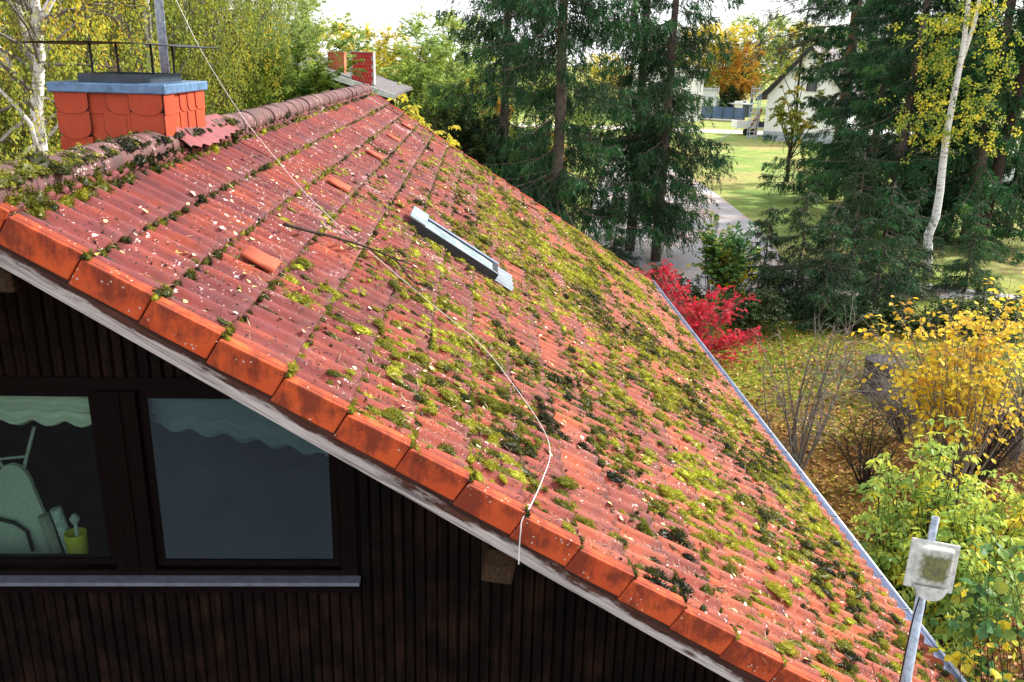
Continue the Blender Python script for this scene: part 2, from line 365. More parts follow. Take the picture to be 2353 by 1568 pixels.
def ground_mat():
    N = NT('garden ground'); P = N.co()
    sx = N.n('SeparateXYZ', {0: P})
    g1 = N.ramp(N.noise(.35, P, 8, .65), [(.3, (.06, .12, .015)), (.5, (.20, .24, .02)), (.7, (.30, .27, .04))])
    g1 = N.mix(N.ramp(N.noise(3, P, 8, .75), [(.5, 0.), (.75, .5)]), g1, (.05, .06, .012))
    far = N.ramp(N.noise(.16, P, 9, .66), [(.36, (.10, .21, .035)), (.47, (.22, .33, .07)), (.55, (.38, .37, .12)), (.64, (.40, .29, .12))])
    far = N.mix(N.ramp(N.noise(1.6, P, 8, .8), [(.42, 0.), (.7, .6)]), far, (.10, .13, .03))
    far = N.mix(N.ramp(N.noise(.5, P, 9, .8), [(.5, 0.), (.62, .6)]), far, (.40, .33, .15))
    lit = N.ramp(N.noise(14, P, 6, .8), [(.3, (.05, .022, .012)), (.5, (.2, .085, .03)), (.66, (.36, .19, .06)), (.8, (.5, .38, .14))])
    wall = N.n('MapRange', {0: sx.outputs[1], 1: 8., 2: 20., 3: .38, 4: -.06}).outputs[0]
    near = N.mix(N.ramp(N.mth('ADD', N.noise(.5, P, 7, .7), wall), [(.5, 0.), (.66, .9)]), g1, lit)
    far = N.mix(N.ramp(N.noise(4.5, P, 9, .9), [(.47, 0.), (.6, .75)]), far, (.11, .14, .035))
    far = N.mix(N.ramp(N.noise(2.3, P, 9, .9), [(.53, 0.), (.6, .6)]), far, (.44, .36, .18))
    f = N.n('MapRange', {0: N.mth('ADD', sx.outputs[1], N.mth('MULTIPLY', N.noise(.3, P, 4), 8.)), 1: 26., 2: 34., 3: 0., 4: 1.}).outputs[0]
    N.base(N.mix(f, near, far), .95, .1)
    N.bump(N.noise(9, P, 8, .75), .9, .05); return N.m
def asphalt():
    N = NT('worn asphalt'); P = N.co()
    c = N.ramp(N.noise(.4, P, 7, .65), [(.3, (.34, .325, .34)), (.7, (.50, .48, .49))])
    lf = N.mth('MULTIPLY', N.ramp(N.noise(.4, P, 6, .7), [(.48, 0.), (.62, 1.)]), N.ramp(N.noise(6, P, 8, .9), [(.44, 0.), (.54, .9)]))
    N.base(N.mix(lf, c, (.46, .22, .10)), .85, .25); N.bump(N.noise(30, P, 6), .4, .01); return N.m
# ------------------------------------------------------------------ ground, drive, track
g = MB(); n = 60
xs = np.concatenate([np.linspace(-900, -60, 12), np.linspace(-50, 80, 53), np.linspace(90, 900, 12)])
ys = np.concatenate([np.linspace(-300, -20, 8), np.linspace(-15, 150, 67), np.linspace(165, 1200, 12)])
gx, gy = np.meshgrid(xs, ys, indexing='ij')
gz = GZ+0*gx
ii = np.arange(len(xs)*len(ys)).reshape(len(xs), len(ys))
g.add(np.stack([gx, gy, gz], -1), np.stack([ii[:-1, :-1], ii[1:, :-1], ii[1:, 1:], ii[:-1, 1:]], -1))
tag(g.obj('ground', ground_mat()), None, None, kind='structure')
def strip(name, left, right, z, mat):
    b = MB(); L = np.array(left, float); Rr = np.array(right, float); k = len(L)
    V = np.concatenate([np.c_[L, np.full(k, z)], np.c_[Rr, np.full(k, z)]])
    i = np.arange(k-1); b.add(V, np.stack([i, i+k, i+k+1, i+1], 1))
    return tag(b.obj(name, mat), None, None, kind='structure')
def gp(u, v): return tuple(gnd(u, v)[:2])
MA = asphalt()
strip('driveway', [(2.5, 26), (3.5, 31), (4.8, 37), (6.2, 46), (8.5, 58), (9.5, 75)],
      [(19, 26), gp(1812, 612), gp(1742, 520), gp(1655, 452), gp(1590, 408), (14.6, 75)], GZ+.004, MA)
strip('added_dark_ground', [(-30, -16), (-30, 4.0)], [(20, -16), (20, 4.0)], GZ+.004, plain('added dark ground sheet', (.03, .029, .03), .8, .2, 0, .3, 3))  # added unseen dark sheet, cuts ground bounce and darkens the window reflections
strip('track', [(-10, 101), (20, 99), (45, 96), (90, 92)], [(-10, 96), (20, 94), (45, 91), (90, 87)][:4], GZ+.006, plain('pale gravel', (.55, .5, .44), .95))
# ------------------------------------------------------------------ the house
HOUSE = empty('house', (XR, D+LEN/2, GZ), 'dark timber house with mossy red tiled roof filling the foreground', 'house')
HL = np.array(HOUSE.location)
def hp(mb, name, mat, smooth=False, parent=None, keep=True, label=None):
    o = mb.obj(name, mat, None, smooth)
    o.parent = HOUSE if parent is None else parent
    o.matrix_parent_inverse = Matrix.Translation(-Vector(HL)) if parent is None else Matrix.Identity(4)
    if label: o['label'] = label
    return o
def wave(y):
    t = (y-D)/.15082
    return .040*((.5+.5*np.cos(2*np.pi*t))**1.1)-.034
def tile_h(s, y):
    f = s-np.floor(s)
    return -.034*(1-f)+wave(y)
rng = np.random.default_rng(4)
mb = MB(); TW = LEN/44; NC = 20
for c in range(-1, NC):
    s0 = c-1; s1 = float(c)
    if c == -1: s0 = SR-.05; s1 = -1.06
    if c == NC-1: s1 = c-.28
    for t in range(44):
        y0 = D+t*TW; yy = y0+np.linspace(0, TW, 21)
        jit = rng.normal(0, .0022); tl = rng.normal(0, .002); ds = rng.normal(0, .008)
        rows = [(s0-.12 if c > -1 else s0, -.038), (s0+.35, -.023), (s1-.25, -.008), (s1-.03, -.001), (s1, -.006), (s1+.004, -.034)]
        al = [0, .35, .75, .97, 1., 1.]
        V = []; A = []
        k = np.linspace(-1, 1, 21)
        for (s, h), a in zip(rows, al):
            V.append(RP(np.full(21, s+(ds if s > s0+.5 else 0)), yy, h+wave(yy)+jit+tl*k+.003*(k > .9)-.002*(k < -.9))); A += [a]*21
        V = np.concatenate(V)
        i = np.arange(20)[None]+np.arange(5)[:, None]*21; i = i.ravel()
        gold = np.clip((s1-3)/15, 0, 1)*.5-.1*(t/44)
        mb.add(V, np.stack([i, i+21, i+22, i+1], 1), a=np.clip(rng.beta(2, 2.2)*.75+.1+gold, 0, 1), vt=np.array(A))
roof = hp(mb, 'roof_tiles', M_TILE, True)
# sharp lower edges
b2 = roof.copy(); COL.objects.link(b2); b2.parent = HOUSE
b2.matrix_parent_inverse = Matrix.Translation(-Vector(HL))
b2.matrix_world = Matrix.Translation((XR, D+LEN/2, 0)) @ Matrix.Rotation(math.pi, 4, 'Z') @ Matrix.Translation((-XR, -D-LEN/2, 0))
b2.location = (2*XR, 2*D+LEN, 0); b2.rotation_euler = (0, 0, math.pi)
# deck under the tiles, both slopes
mb = MB()
for sg in (1, -1):
    def dk(x, z): return (XR+sg*(x-XR), D+.06, z)
    a = RP([SR, 18.6], [0, 0], -.075); b = RP([18.6, SR], [0, 0], -.15)
    b[1] = (XR, 0, b[1][2]); a[0] = (XR, 0, a[0][2])
    poly = [(p[0], p[2]) for p in (*a, *b)]
    mb.prism(poly if sg > 0 else poly[::-1], dk, (0, LEN-.12, 0))
hp(mb, 'roof_deck', M_DECK)
# verge tiles
vb = MB()
def vloc(x, h, y): return (x*EXP*CT+h*ST, y, -x*EXP*ST+h*CT)
def vbox(mb, x0, x1, h0a, h1a, h0b, h1b, y0, y1):   # from course x0 to x1, heights at each end
    V = [vloc(x0,h0a,y0),vloc(x1,h0b,y0),vloc(x1,h0b,y1),vloc(x0,h0a,y1),vloc(x0,h1a,y0),vloc(x1,h1b,y0),vloc(x1,h1b,y1),vloc(x0,h1a,y1)]
    mb.add(V, [(3,2,1,0),(4,5,6,7),(0,1,5,4),(1,2,6,5),(2,3,7,6),(3,0,4,7)])
vbox(vb, -.985, 0, -.150, -.014, -.136, .010, -.012, .014)
vbox(vb, -.985, 0, -.030, -.0135, -.012, .0105, .0145, .075)
v0 = None
for c in range(-1, NC):
    if v0 is None:
        v0 = vb.obj('verge_tile', M_VERGE)
        bv = v0.modifiers.new('bevel', 'BEVEL'); bv.width = .009; bv.segments = 3
        o = v0
    else:
        o = v0.copy(); COL.objects.link(o)
    o.parent = HOUSE
    p = RP(c, D, rng.normal(0, .003)); p[1] += rng.normal(0, .003)
    o.location = Vector(p-HL); o.rotation_euler = (0, rng.normal(0, .006), 0)
    if c >= 0:
        o2 = v0.copy(); COL.objects.link(o2); o2.parent = HOUSE
        p = RP(c, YF); p[0] = 2*XR-p[0]; p[1] = D                         # left slope, gable side
        o2.location = Vector(p-HL); o2.scale = (-1, 1, 1)
        o3 = v0.copy(); COL.objects.link(o3); o3.parent = HOUSE
        o3.location = Vector(RP(c, YF)-HL); o3.scale = (1, -1, 1)
# bargeboard
def board(sg):
    mb = MB(); L = (19.3-SR)*EXP
    mb.box((0, 0, -.068), (L, .035, .055))
    o = mb.obj('bargeboard', M_BOARD); o.parent = HOUSE
    p = RP(SR, D+.028, -.188)
    p[0] = XR+ST*-.188*0
    p = np.array([XR, D+.028, ZR-.188/CT])
    o.location = Vector(p-HL); o.rotation_euler = (0, TH, 0) if sg > 0 else (0, TH, math.pi)
    if sg < 0:
        o.rotation_euler = (0, 0, 0); o.matrix_local = Matrix.Translation(Vector(p-HL)) @ Matrix.Scale(-1, 4, (1, 0, 0)) @ Matrix.Rotation(TH, 4, 'Y')
    return o
board(1); board(-1)
# purlins
def beam(x0, x1, z0, z1, tilt):
    mb = MB(); cx, cz = (x0+x1)/2, (z0+z1)/2; w, h = (x1-x0)/2, (z1-z0)/2
    mb.box((-w, 0, -h), (w, .95, h)); o = mb.obj('purlin', M_BEAM); o.parent = HOUSE
    o.location = Vector(np.array([cx, D+.065, cz])-HL); o.rotation_euler = (0, tilt, 0)
    bv = o.modifiers.new('bevel', 'BEVEL'); bv.width = .006; bv.segments = 1
beam(-2.27, -2.075, -1.06, -.885, 0); beam(.055, .215, -2.575, -2.385, R_(9)); beam(-4.555, -4.395, -2.575, -2.385, R_(-9))
# plank wall with the window opening
WX0, WX1, WZ0, WZ1 = -3.62, -.703, -3.086, -1.74
mb = MB(); x = -7.6
def under(x): return ZR-abs(x-XR)*math.tan(TH)-.185
prev = None
while x < 3.2:
    w = .066+rng.normal(0, .0015); xa, xb = x+.002, x+w-.002; tint = float(np.clip(rng.beta(1.6, 1.5), 0, 1)); dy = rng.normal(0, .0012)
    zt = min(under(xa), under(xb))
    def slat(z0, z1):
        f = .008
        V = [(xa,YW+.012+dy,z0),(xa+f,YW+dy,z0),(xb-f,YW+dy,z0),(xb,YW+.012+dy,z0),(xa,YW+.012+dy,z1),(xa+f,YW+dy,z1),(xb-f,YW+dy,z1),(xb,YW+.012+dy,z1),
             (xa,YW+.03,z0),(xb,YW+.03,z0),(xa,YW+.03,z1),(xb,YW+.03,z1)]
        mb.add(V, [(0,1,5,4),(1,2,6,5),(2,3,7,6),(3,9,11,7),(8,0,4,10)], a=tint)
    if xb > WX0 and xa < WX1:
        slat(GZ, WZ0); 
        if zt > WZ1: slat(WZ1, zt)
    else: slat(GZ, zt)
    x += w
# backing board behind the slats (four pieces round the opening)
B0, B1 = YW+.031, YW+.10
mb.box((-7.6, B0, GZ), (WX0, B1, -4.2)); mb.box((WX1, B0, GZ), (3.2, B1, -4.2)); mb.box((WX0, B0, GZ), (WX1, B1, WZ0))
def bk(x, z): return (x, B0, z)
mb.prism([(WX1, -4.2), (3.2, -4.2), (3.2, under(3.2)+.0), (WX1, under(WX1))], bk, (0, .07, 0))
mb.prism([(-7.6, -4.2), (WX0, -4.2), (WX0, under(WX0)), (-7.6, under(-7.6))], bk, (0, .07, 0))
mb.prism([(WX0, WZ1), (WX1, WZ1), (WX1, under(WX1)), (XR, under(XR)), (WX0, under(WX0))], bk, (0, .07, 0))
hp(mb, 'plank_wall', M_PLANK)
mb = MB(); mb.box((3.2, B0, GZ), (3.3, YF-.8, -4.15)); mb.box((-7.7, B0, GZ), (-7.6, YF-.8, -4.15)); mb.box((-7.6, YF-.9, GZ), (3.2, YF-.8, -4.2))
mb.prism([(-7.6, -4.2), (3.2, -4.2), (XR, under(XR))], lambda x, z: (x, YF-.9, z), (0, .07, 0))
hp(mb, 'side_wall', M_PLANK)
# room behind the window
mb = MB(); rx0, rx1, ry1, rz0, rz1 = -3.56, -.78, 7.4, -3.75, -1.80
mb.box((rx0, YW+.11, rz0-.05), (rx1, ry1, rz0)); mb.box((rx0, ry1, rz0), (rx1, ry1+.05, rz1)); mb.box((rx0-.05, YW+.11, rz0), (rx0, ry1, rz1)); mb.box((rx1, YW+.11, rz0), (rx1+.05, ry1, rz1)); mb.box((rx0, YW+.11, rz1), (rx1, ry1, rz1+.05))
hp(mb, 'room', plain('dim room wall', (.006, .0065, .006), .9, .1, 0, .4, 2))
# window: frame with panes and sill as sub-parts
mb = MB(); FY0, FY1 = YW-.02, YW+.06
mb.box((WX0, FY0+.012, WZ1-.075), (WX1, FY1, WZ1)); mb.box((WX0, FY0+.012, WZ0), (WX1, FY1, -2.975))
mb.box((WX0, FY0+.012, -2.974), (WX0+.075, FY1, WZ1-.076)); mb.box((WX1-.092, FY0+.012, -2.974), (WX1, FY1, WZ1-.076))
mb.box((-2.122, FY0-.006, -2.974), (-1.898, FY1, WZ1-.076)); mb.box((-2.04, FY0-.016, -2.973), (-1.985, FY0-.0065, WZ1-.077))
def sash(x0, x1, z0, z1, yo=0.):
    w = .048; y0, y1 = FY0+.028+yo, FY1-.012+yo
    mb.box((x0, y0, z0), (x1, y1, z0+w)); mb.box((x0, y0, z1-w), (x1, y1, z1)); mb.box((x0, y0, z0+w), (x0+w, y1, z1-w)); mb.box((x1-w, y0, z0+w), (x1, y1, z1-w))
    mb.box((x0+w, y0-.01, z0+w*.55), (x1-w, y0-.001, z0+w*.95))
sash(-3.53, -2.128, -2.955, -1.82, .012); sash(-1.892, -.80, -2.955, -1.82)
WIN = hp(mb, 'window', M_FRAME)
def glass(name, tint, haze, dcol=(.3, .4, .46)):
    N = NT(name); tr = N.n('BsdfTransparent', {'Color': tint}); gl = N.n('BsdfGlossy', {'Roughness': .02, 'Color': (1, 1, 1)})
    fr = N.n('Fresnel', {'IOR': 1.5})
    ff_ = N.mth('SUBTRACT', 1., N.n('NewGeometry').outputs['Backfacing'])
    a = N.n('MixShader', {0: N.mth('MULTIPLY', fr.outputs[0], ff_), 1: tr.outputs[0], 2: gl.outputs[0]})
    d = N.n('BsdfDiffuse', {'Color': dcol})
    f = N.mth('MULTIPLY', ff_, N.mth('MULTIPLY', N.ramp(N.noise(2.2, N.co(), 8, .8), [(.25, .6), (.75, 1.)]), haze))  # diffuse colour mixed in for dust and the hazy sky reflection
    b = N.n('MixShader', {0: f, 1: a.outputs[0], 2: d.outputs[0]})
    N.t.links.new(b.outputs[0], N.out.inputs[0]); return N.m
mb = MB(); mb.box((-3.48, YW+.022, -2.907), (-2.176, YW+.027, -1.868)); hp(mb, 'pane', glass('clear pane', (.66, .75, .71), .006), parent=WIN)
mb = MB(); mb.box((-1.844, YW+.010, -2.907), (-.848, YW+.015, -1.868)); hp(mb, 'pane', glass('hazy pane', (.5, .6, .62), .22, (.13, .19, .24)), parent=WIN, label='hazy blue grey pane')
mb = MB(); mb.box((WX0-.02, YW-.085, -3.036), (WX1+.02, YW-.009, -3.012)); hp(mb, 'sill', M_SILLM, parent=WIN)
mb = MB(); mb.box((WX0-.02, YW-.06, -3.10), (WX1+.02, YW-.009, -3.037)); hp(mb, 'sill_board', M_FRAME, parent=WIN)
# ridge tiles
rb = MB(); an = np.linspace(-.12*np.pi, 1.12*np.pi, 15)
V = []; K = []
for y, r in ((0, .102), (.02, .1025), (.30, .105), (.365, .109), (.385, .108), (.385, .096)):
    V.append(np.stack([np.cos(an)*r*1.2, np.full(15, y), np.sin(an)*r], 1))
i = np.arange(14)[None]+np.arange(5)[:, None]*15; i = i.ravel()
rb.add(np.concatenate(V), np.stack([i, i+1, i+16, i+15], 1))
r0 = None
for k in range(36):
    y = D-.01+(35-k)*.3685
    if r0 is None: r0 = rb.obj('ridge_tile', M_RIDGE, None, True); o = r0
    else: o = r0.copy(); COL.objects.link(o)
    o.parent = HOUSE
    # laid with the wide end towards the gable nearest us
    o.location = Vector(np.array([XR+rng.normal(0, .004), y+.385, ZR-.05+rng.normal(0, .004)])-HL); o.rotation_euler = (rng.normal(0, .006), 0, math.pi+rng.normal(0, .008))
mb = MB(); mb.box((XR-.10, D+.02, ZR-.20), (XR+.10, YF-.02, ZR-.055)); hp(mb, 'ridge_mortar', M_MORTAR)
# gutter, half round with rolled bead and clips
mb = MB(); gx, gz_, gr = XE+.045, -4.295, .05
an = np.linspace(np.pi, 2*np.pi, 11)
for rr, fl in ((gr, 1), (gr-.004, -1)):
    V = np.concatenate([np.stack([gx+np.cos(an)*rr, np.full(11, y), gz_+np.sin(an)*rr], 1) for y in (D-.03, YF+.05)])
    i = np.arange(10); Q = np.stack([i, i+1, i+12, i+11], 1); mb.add(V, Q if fl > 0 else Q[:, ::-1])
mb.tube([(gx+gr, D-.03, gz_+.006), (gx+gr, YF+.05, gz_+.006)], .017, 10)
GUT = hp(mb, 'gutter', M_ZINC, True)
c0 = None
for k in range(27):
    y = D+.2+k*.5+rng.normal(0, .02)
    if c0 is None:
        mb = MB(); an = np.linspace(np.pi*.98, 2.06*np.pi, 12)
        P = np.stack([np.cos(an)*(gr+.006), 0*an, np.sin(an)*(gr+.006)], 1); mb.tube(np.concatenate([P, [(gr-.01, 0, .024), (-.03, 0, .03)]]), .0055, 5)
        c0 = mb.obj('gutter_clip', M_DKMET); o = c0
    else: o = c0.copy(); COL.objects.link(o)
    o.parent = GUT; o.location = (gx, y, gz_)
# chimney
CX0, CX1, CY0, CY1 = -2.765, -2.115, 5.93, 6.74; CZT = -.235
mb = MB(); mb.box((CX0+.02, CY0+.02, -1.4), (CX1-.001, CY1-.001, CZT-.01))
CH = hp(mb, 'chimney', plain('chimney core', (.30, .06, .03), .9))
sb = MB()
def scallop(u0, u1, z0, z1, f, d, lay, round_=1., left=True, right=True):
    w = u1-u0; r = min(w*(.5 if left and right else .62), (z1-z0)*.62); pts = [(u0, z1)]
    if left: pts += [(u0+r-r*math.cos(a), z0+r*.62-r*.62*math.sin(a)) for a in np.linspace(0, np.pi/2, 7)]
    else: pts += [(u0, z0)]
    if right: pts += [(u1-r+r*math.sin(a), z0+r*.62-r*.62*math.cos(a)) for a in np.linspace(0, np.pi/2, 7)]
    else: pts += [(u1, z0)]
    pts += [(u1, z1)]
    sb.prism(pts, lambda u, z: f(u, z, lay), d, a=rng.random()*.7)
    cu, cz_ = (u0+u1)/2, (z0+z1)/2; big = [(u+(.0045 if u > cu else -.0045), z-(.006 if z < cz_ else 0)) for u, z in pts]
    sb.prism(big, lambda u, z: f(u, z, lay-.45), np.array(d)*.35, a=1.)  # larger dark plate behind, paints a shadow gap round each shingle
ff = lambda u, z, l: (u, CY0-.004-l*.0055, z)
fr = lambda u, z, l: (CX1+.006+l*.005, u, z)
rows = [(-.42, CZT-.053), (-.585, -.405), (-.75, -.57), (-.92, -.735), (-1.09, -.905)]
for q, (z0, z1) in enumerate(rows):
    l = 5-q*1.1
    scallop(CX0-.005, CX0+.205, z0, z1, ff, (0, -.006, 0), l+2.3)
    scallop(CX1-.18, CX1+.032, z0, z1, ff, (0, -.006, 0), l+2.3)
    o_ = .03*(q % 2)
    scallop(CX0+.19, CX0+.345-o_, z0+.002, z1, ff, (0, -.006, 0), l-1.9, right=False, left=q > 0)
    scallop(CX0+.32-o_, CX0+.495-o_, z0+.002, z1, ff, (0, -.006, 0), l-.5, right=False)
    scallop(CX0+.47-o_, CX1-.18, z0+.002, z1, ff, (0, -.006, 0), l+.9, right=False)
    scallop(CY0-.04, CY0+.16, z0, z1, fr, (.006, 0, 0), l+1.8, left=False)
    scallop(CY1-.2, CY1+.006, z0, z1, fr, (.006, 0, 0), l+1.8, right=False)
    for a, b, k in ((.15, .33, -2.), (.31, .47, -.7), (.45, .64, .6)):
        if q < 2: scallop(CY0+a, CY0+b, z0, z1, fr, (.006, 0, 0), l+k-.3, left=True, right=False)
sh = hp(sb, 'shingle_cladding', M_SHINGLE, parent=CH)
mb = MB(); mb.box((CX0-.04, CY0-.065, CZT-.052), (CX1+.065, CY1+.05, CZT+.012)); o = hp(mb, 'chimney_cap', M_LEAD, parent=CH)
bv = o.modifiers.new('bevel', 'BEVEL'); bv.width = .008; bv.segments = 2
mb = MB(); q0, q1, p0, p1 = CX0+.13, CX1-.11, CY0+.12, CY1-.12
for a, b in (((q0-.03, p0-.03), (q0, p1+.03)), ((q1, p0-.03), (q1+.03, p1+.03)), ((q0+.001, p0-.03), (q1-.001, p0)), ((q0+.001, p1), (q1-.001, p1+.03))):
    mb.box((*a, CZT+.0125), (*b, CZT+.066))
hp(mb, 'flue_collar', M_DKMET, parent=CH)
mb = MB(); nn = 17
gx_, gy_ = np.meshgrid(np.linspace(-.52, .52, nn), np.linspace(-.5, .5, nn), indexing='ij')
for dz in (0, .005):
    V = np.stack([gx_+(CX0+CX1)/2, gy_+(CY0+CY1)/2, .008+dz+.02*(1-(gx_/.52)**2)+0*gy_], -1).reshape(-1, 3)
    ii = np.arange(nn*nn).reshape(nn, nn); Q = np.stack([ii[:-1, :-1], ii[1:, :-1], ii[1:, 1:], ii[:-1, 1:]], -1).reshape(-1, 4)
    mb.add(V, Q if dz else Q[:, ::-1])
hp(mb, 'cowl_plate', M_BLACK, parent=CH, smooth=True)
for (lx, ly) in ((q0+.06, p0+.0), (q0+.25, p1-.0), (q1-.18, p0), (q1-.0, p1-.02)):
    mb = MB(); mb.tube([(lx, ly, CZT+.02), (lx, ly, .024)], .0085, 6); hp(mb, 'cowl_leg', M_BLACK, parent=CH)
# flashing where the chimney meets the ridge
mb = MB(); nu, nv = 12, 26; V = []
for a in range(nu):
    for b in range(nv):
        s = SR-.12+a/(nu-1)*1.0; y = CY0+.12+b/(nv-1)*1.3
        lim = 1-.35*abs(b/(nv-1)-.35)-.06*math.sin(b*1.7)
        s = SR-.12+a/(nu-1)*.82*lim
        rise = max(0, .11-max(0, y-CY1)*.35)*max(0, 1-a/5) if y > CY0 else 0
        h = .012*max(0, 1-(a/(nu-1))*1.0)+.060+rise*.45+.004*math.sin(b*2.2+a)
        V.append(RP(s, y, h))
ii = np.arange(nu*nv).reshape(nu, nv); mb.add(np.array(V), np.stack([ii[:-1, :-1], ii[1:, :-1], ii[1:, 1:], ii[:-1, 1:]], -1))
o = hp(mb, 'ridge_flashing', M_FLASH, True); sd = o.modifiers.new('solid', 'SOLIDIFY'); sd.thickness = .004
# mast behind the chimney
p = at(380, 178, 7.1); mb = MB(); mb.tube([(p[0], 7.1, -1.6), (p[0]+.01, 7.1, 2.6)], .033, 14); mb.tube([(p[0]+.036, 7.08, -1.4), (p[0]+.046, 7.08, 2.6)], .006, 6)
hp(mb, 'antenna_mast', M_GALV, True)
# skylight
SK = MB()
def rbox(mb, s0, s1, y0, y1, h0, h1):
    P = [RP(s, y, h) for h in (h0, h1) for (s, y) in ((s0, y0), (s1, y0), (s1, y1), (s0, y1))]
    mb.add(np.array(P), [(3,2,1,0),(4,5,6,7),(0,1,5,4),(1,2,6,5),(2,3,7,6),(3,0,4,7)])
SKS0, SKS1, SKY0, SKY1 = 3.75, 6.72, 8.16, 8.66
rbox(SK, SKS0, SKS1, SKY0, SKY0+.055, -.06, .062); rbox(SK, SKS0, SKS1, SKY1-.055, SKY1, -.06, .062)
rbox(SK, SKS1-.16, SKS1, SKY0+.056, SKY1-.056, -.06, .060); rbox(SK, SKS0, SKS0+.16, SKY0+.056, SKY1-.056, -.06, .060)
SKO = hp(SK, 'skylight', plain('skylight frame metal', (.035, .04, .05), .4, .5, .5))
mb = MB(); rbox(mb, SKS0+.16, SKS1-.161, SKY0+.056, SKY1-.056, .040, .048)
N = NT('skylight glass'); N.base(N.mix(N.ramp(N.noise(9, N.co(), 6, .7), [(.5, 0.), (.66, .8)]), (.26, .34, .36), (.62, .66, .64)), .04, 1.); hp(mb, 'skylight_glass', N.m, parent=SKO)  # pale base and patches paint the reflected sky into the glass colour
mb = MB(); rbox(mb, SKS0-.12, SKS0+.42, SKY0-.012, SKY1+.012, .0635, .092); o = hp(mb, 'hood', plain('pale metal hood', (.30, .37, .40), .4, .5, .4), parent=SKO)
bv = o.modifiers.new('bevel', 'BEVEL'); bv.width = .012; bv.segments = 2
mb = MB(); rbox(mb, SKS0+.42, SKS1+.02, SKY1-.05, SKY1+.003, .0635, .069); rbox(mb, SKS0+.42, SKS1+.02, SKY0-.003, SKY0+.02, .0635, .069); hp(mb, 'cover_strip', M_ZINC, parent=SKO)
mb = MB(); yy = np.linspace(SKY0-.03, SKY1+.12, 50); V = []
for s in np.linspace(SKS1+.005, SKS1+.62, 8): V.append(RP(s, yy, .014+wave(yy)*1.0+.012))
ii = np.arange(400).reshape(8, 50); mb.add(np.concatenate(V), np.stack([ii[:-1, :-1], ii[1:, :-1], ii[1:, 1:], ii[:-1, 1:]], -1)); hp(mb, 'apron_flashing', plain('pleated lead apron', (.16, .19, .22), .6, .3, .2), True, parent=SKO)
# vent tiles: little raised hoods
vt0 = None
for (s, y) in ((1.93, 4.93), (1.88, 7.93), (1.93, 10.6), (1.95, 12.9), (1.95, 15.25)):
    if vt0 is None:
        mb = MB(); V = []; nk = 9
        for a, (ss, hh) in enumerate(((-.62, .0), (-.3, .03), (-.02, .058), (0, .056), (0, .045))):
            for b in range(nk):
                k = b/(nk-1)*2-1; hgt = hh*(1-abs(k)**4)
                V.append(vloc(ss, hgt*.6+.004, k*.115))
        ii = np.arange(len(V)).reshape(-1, nk); mb.add(np.array(V), np.stack([ii[:-1, :-1], ii[1:, :-1], ii[1:, 1:], ii[:-1, 1:]], -1))
        vt0 = mb.obj('vent_tile', plain('orange vent tile', (.38, .075, .032), .65, .3, 0, .2, 9), None, True); o = vt0
        sd = o.modifiers.new('solid', 'SOLIDIFY'); sd.thickness = .012
    else: o = vt0.copy(); COL.objects.link(o)
    o.parent = HOUSE; o.location = Vector(RP(s, y, .004)-HL)
# ------------------------------------------------------------------ things in the window
def curtain(name, x0, x1, z1, zl, zr, y, label, mat):
    mb = MB(); nx, nz = 60, 22; V = []
    for a in range(nx):
        u = a/(nx-1); x = x0+u*(x1-x0); zb = zl+(zr-zl)*u+.016*math.sin(u*(x1-x0)/.185*2*math.pi)
        for b in range(nz):
            t = b/(nz-1); V.append((x, y+.022*math.sin(t*17+u*3.1+1.5*math.sin(u*4))*(.3+t)+.010*math.sin(t*33-u*7)+.012*t*math.sin(u*(x1-x0)/.185*2*math.pi+1), z1+(zb-z1)*t))
    ii = np.arange(nx*nz).reshape(nx, nz); mb.add(V, np.stack([ii[:-1, :-1], ii[1:, :-1], ii[1:, 1:], ii[:-1, 1:]], -1))
    o = mb.obj(name, mat, None, True); sd = o.modifiers.new('solid', 'SOLIDIFY'); sd.thickness = .003
    return tag(o, label, 'curtain')
M_CURT = plain('cream curtain cloth', (.80, .82, .72), .95, .1, 0, .06, 30)
curtain('curtain', -3.50, -2.15, -1.86, -2.07, -2.075, YW+.10, 'short pale curtain with wavy hem in the clear window pane at left', M_CURT)
curtain('curtain', -1.87, -.82, -1.86, -2.06, -2.29, YW+.10, 'dim greenish curtain sagging behind the hazy window pane', M_CURT)
# ironing board leaning upright behind the left pane
IB = empty('ironing_board', (-2.86, 4.86, -3.75), 'speckled ironing board standing upright behind the left window pane', 'ironing board')
mb = MB(); zt = 1.30; pts = [(-.20, 0), (.20, 0)]+[(.20-.09*(t**2.2), .35+t*.78) for t in np.linspace(0, 1, 9)]+[(.11*math.cos(a), 1.13+.16*math.sin(a)) for a in np.linspace(.25, np.pi-.25, 7)]+[(-.20+.09*(t**2.2), .35+t*.78) for t in np.linspace(1, 0, 9)]
mb.prism(pts, lambda u, z: (u, 0, z), (0, .03, 0)); 
N = NT('speckled cover'); N.base(N.ramp(N.noise(90, N.co(), 3), [(.35, (.42, .5, .45)), (.65, (.75, .8, .74))]), .95, .1)
mb.obj('board_cover', N.m, IB)
mb = MB(); mb.tube([(-.05, .05, 1.2), (-.2, .06, 1.46)], .011, 6); mb.tube([(.05, .05, 1.24), (.15, .06, 1.52)], .011, 6); mb.tube([(-.09, .055, 1.3), (.08, .055, 1.32)], .008, 6); mb.obj('frame_tube', plain('pale tube', (.6, .65, .6), .5), IB)
mb = MB(); mb.tube([(-.3, -.03, .98), (-.02, -.03, .90), (.05, -.03, .84), (.065, -.03, .7)], .012, 8); mb.obj('leg', M_BLACK, IB)
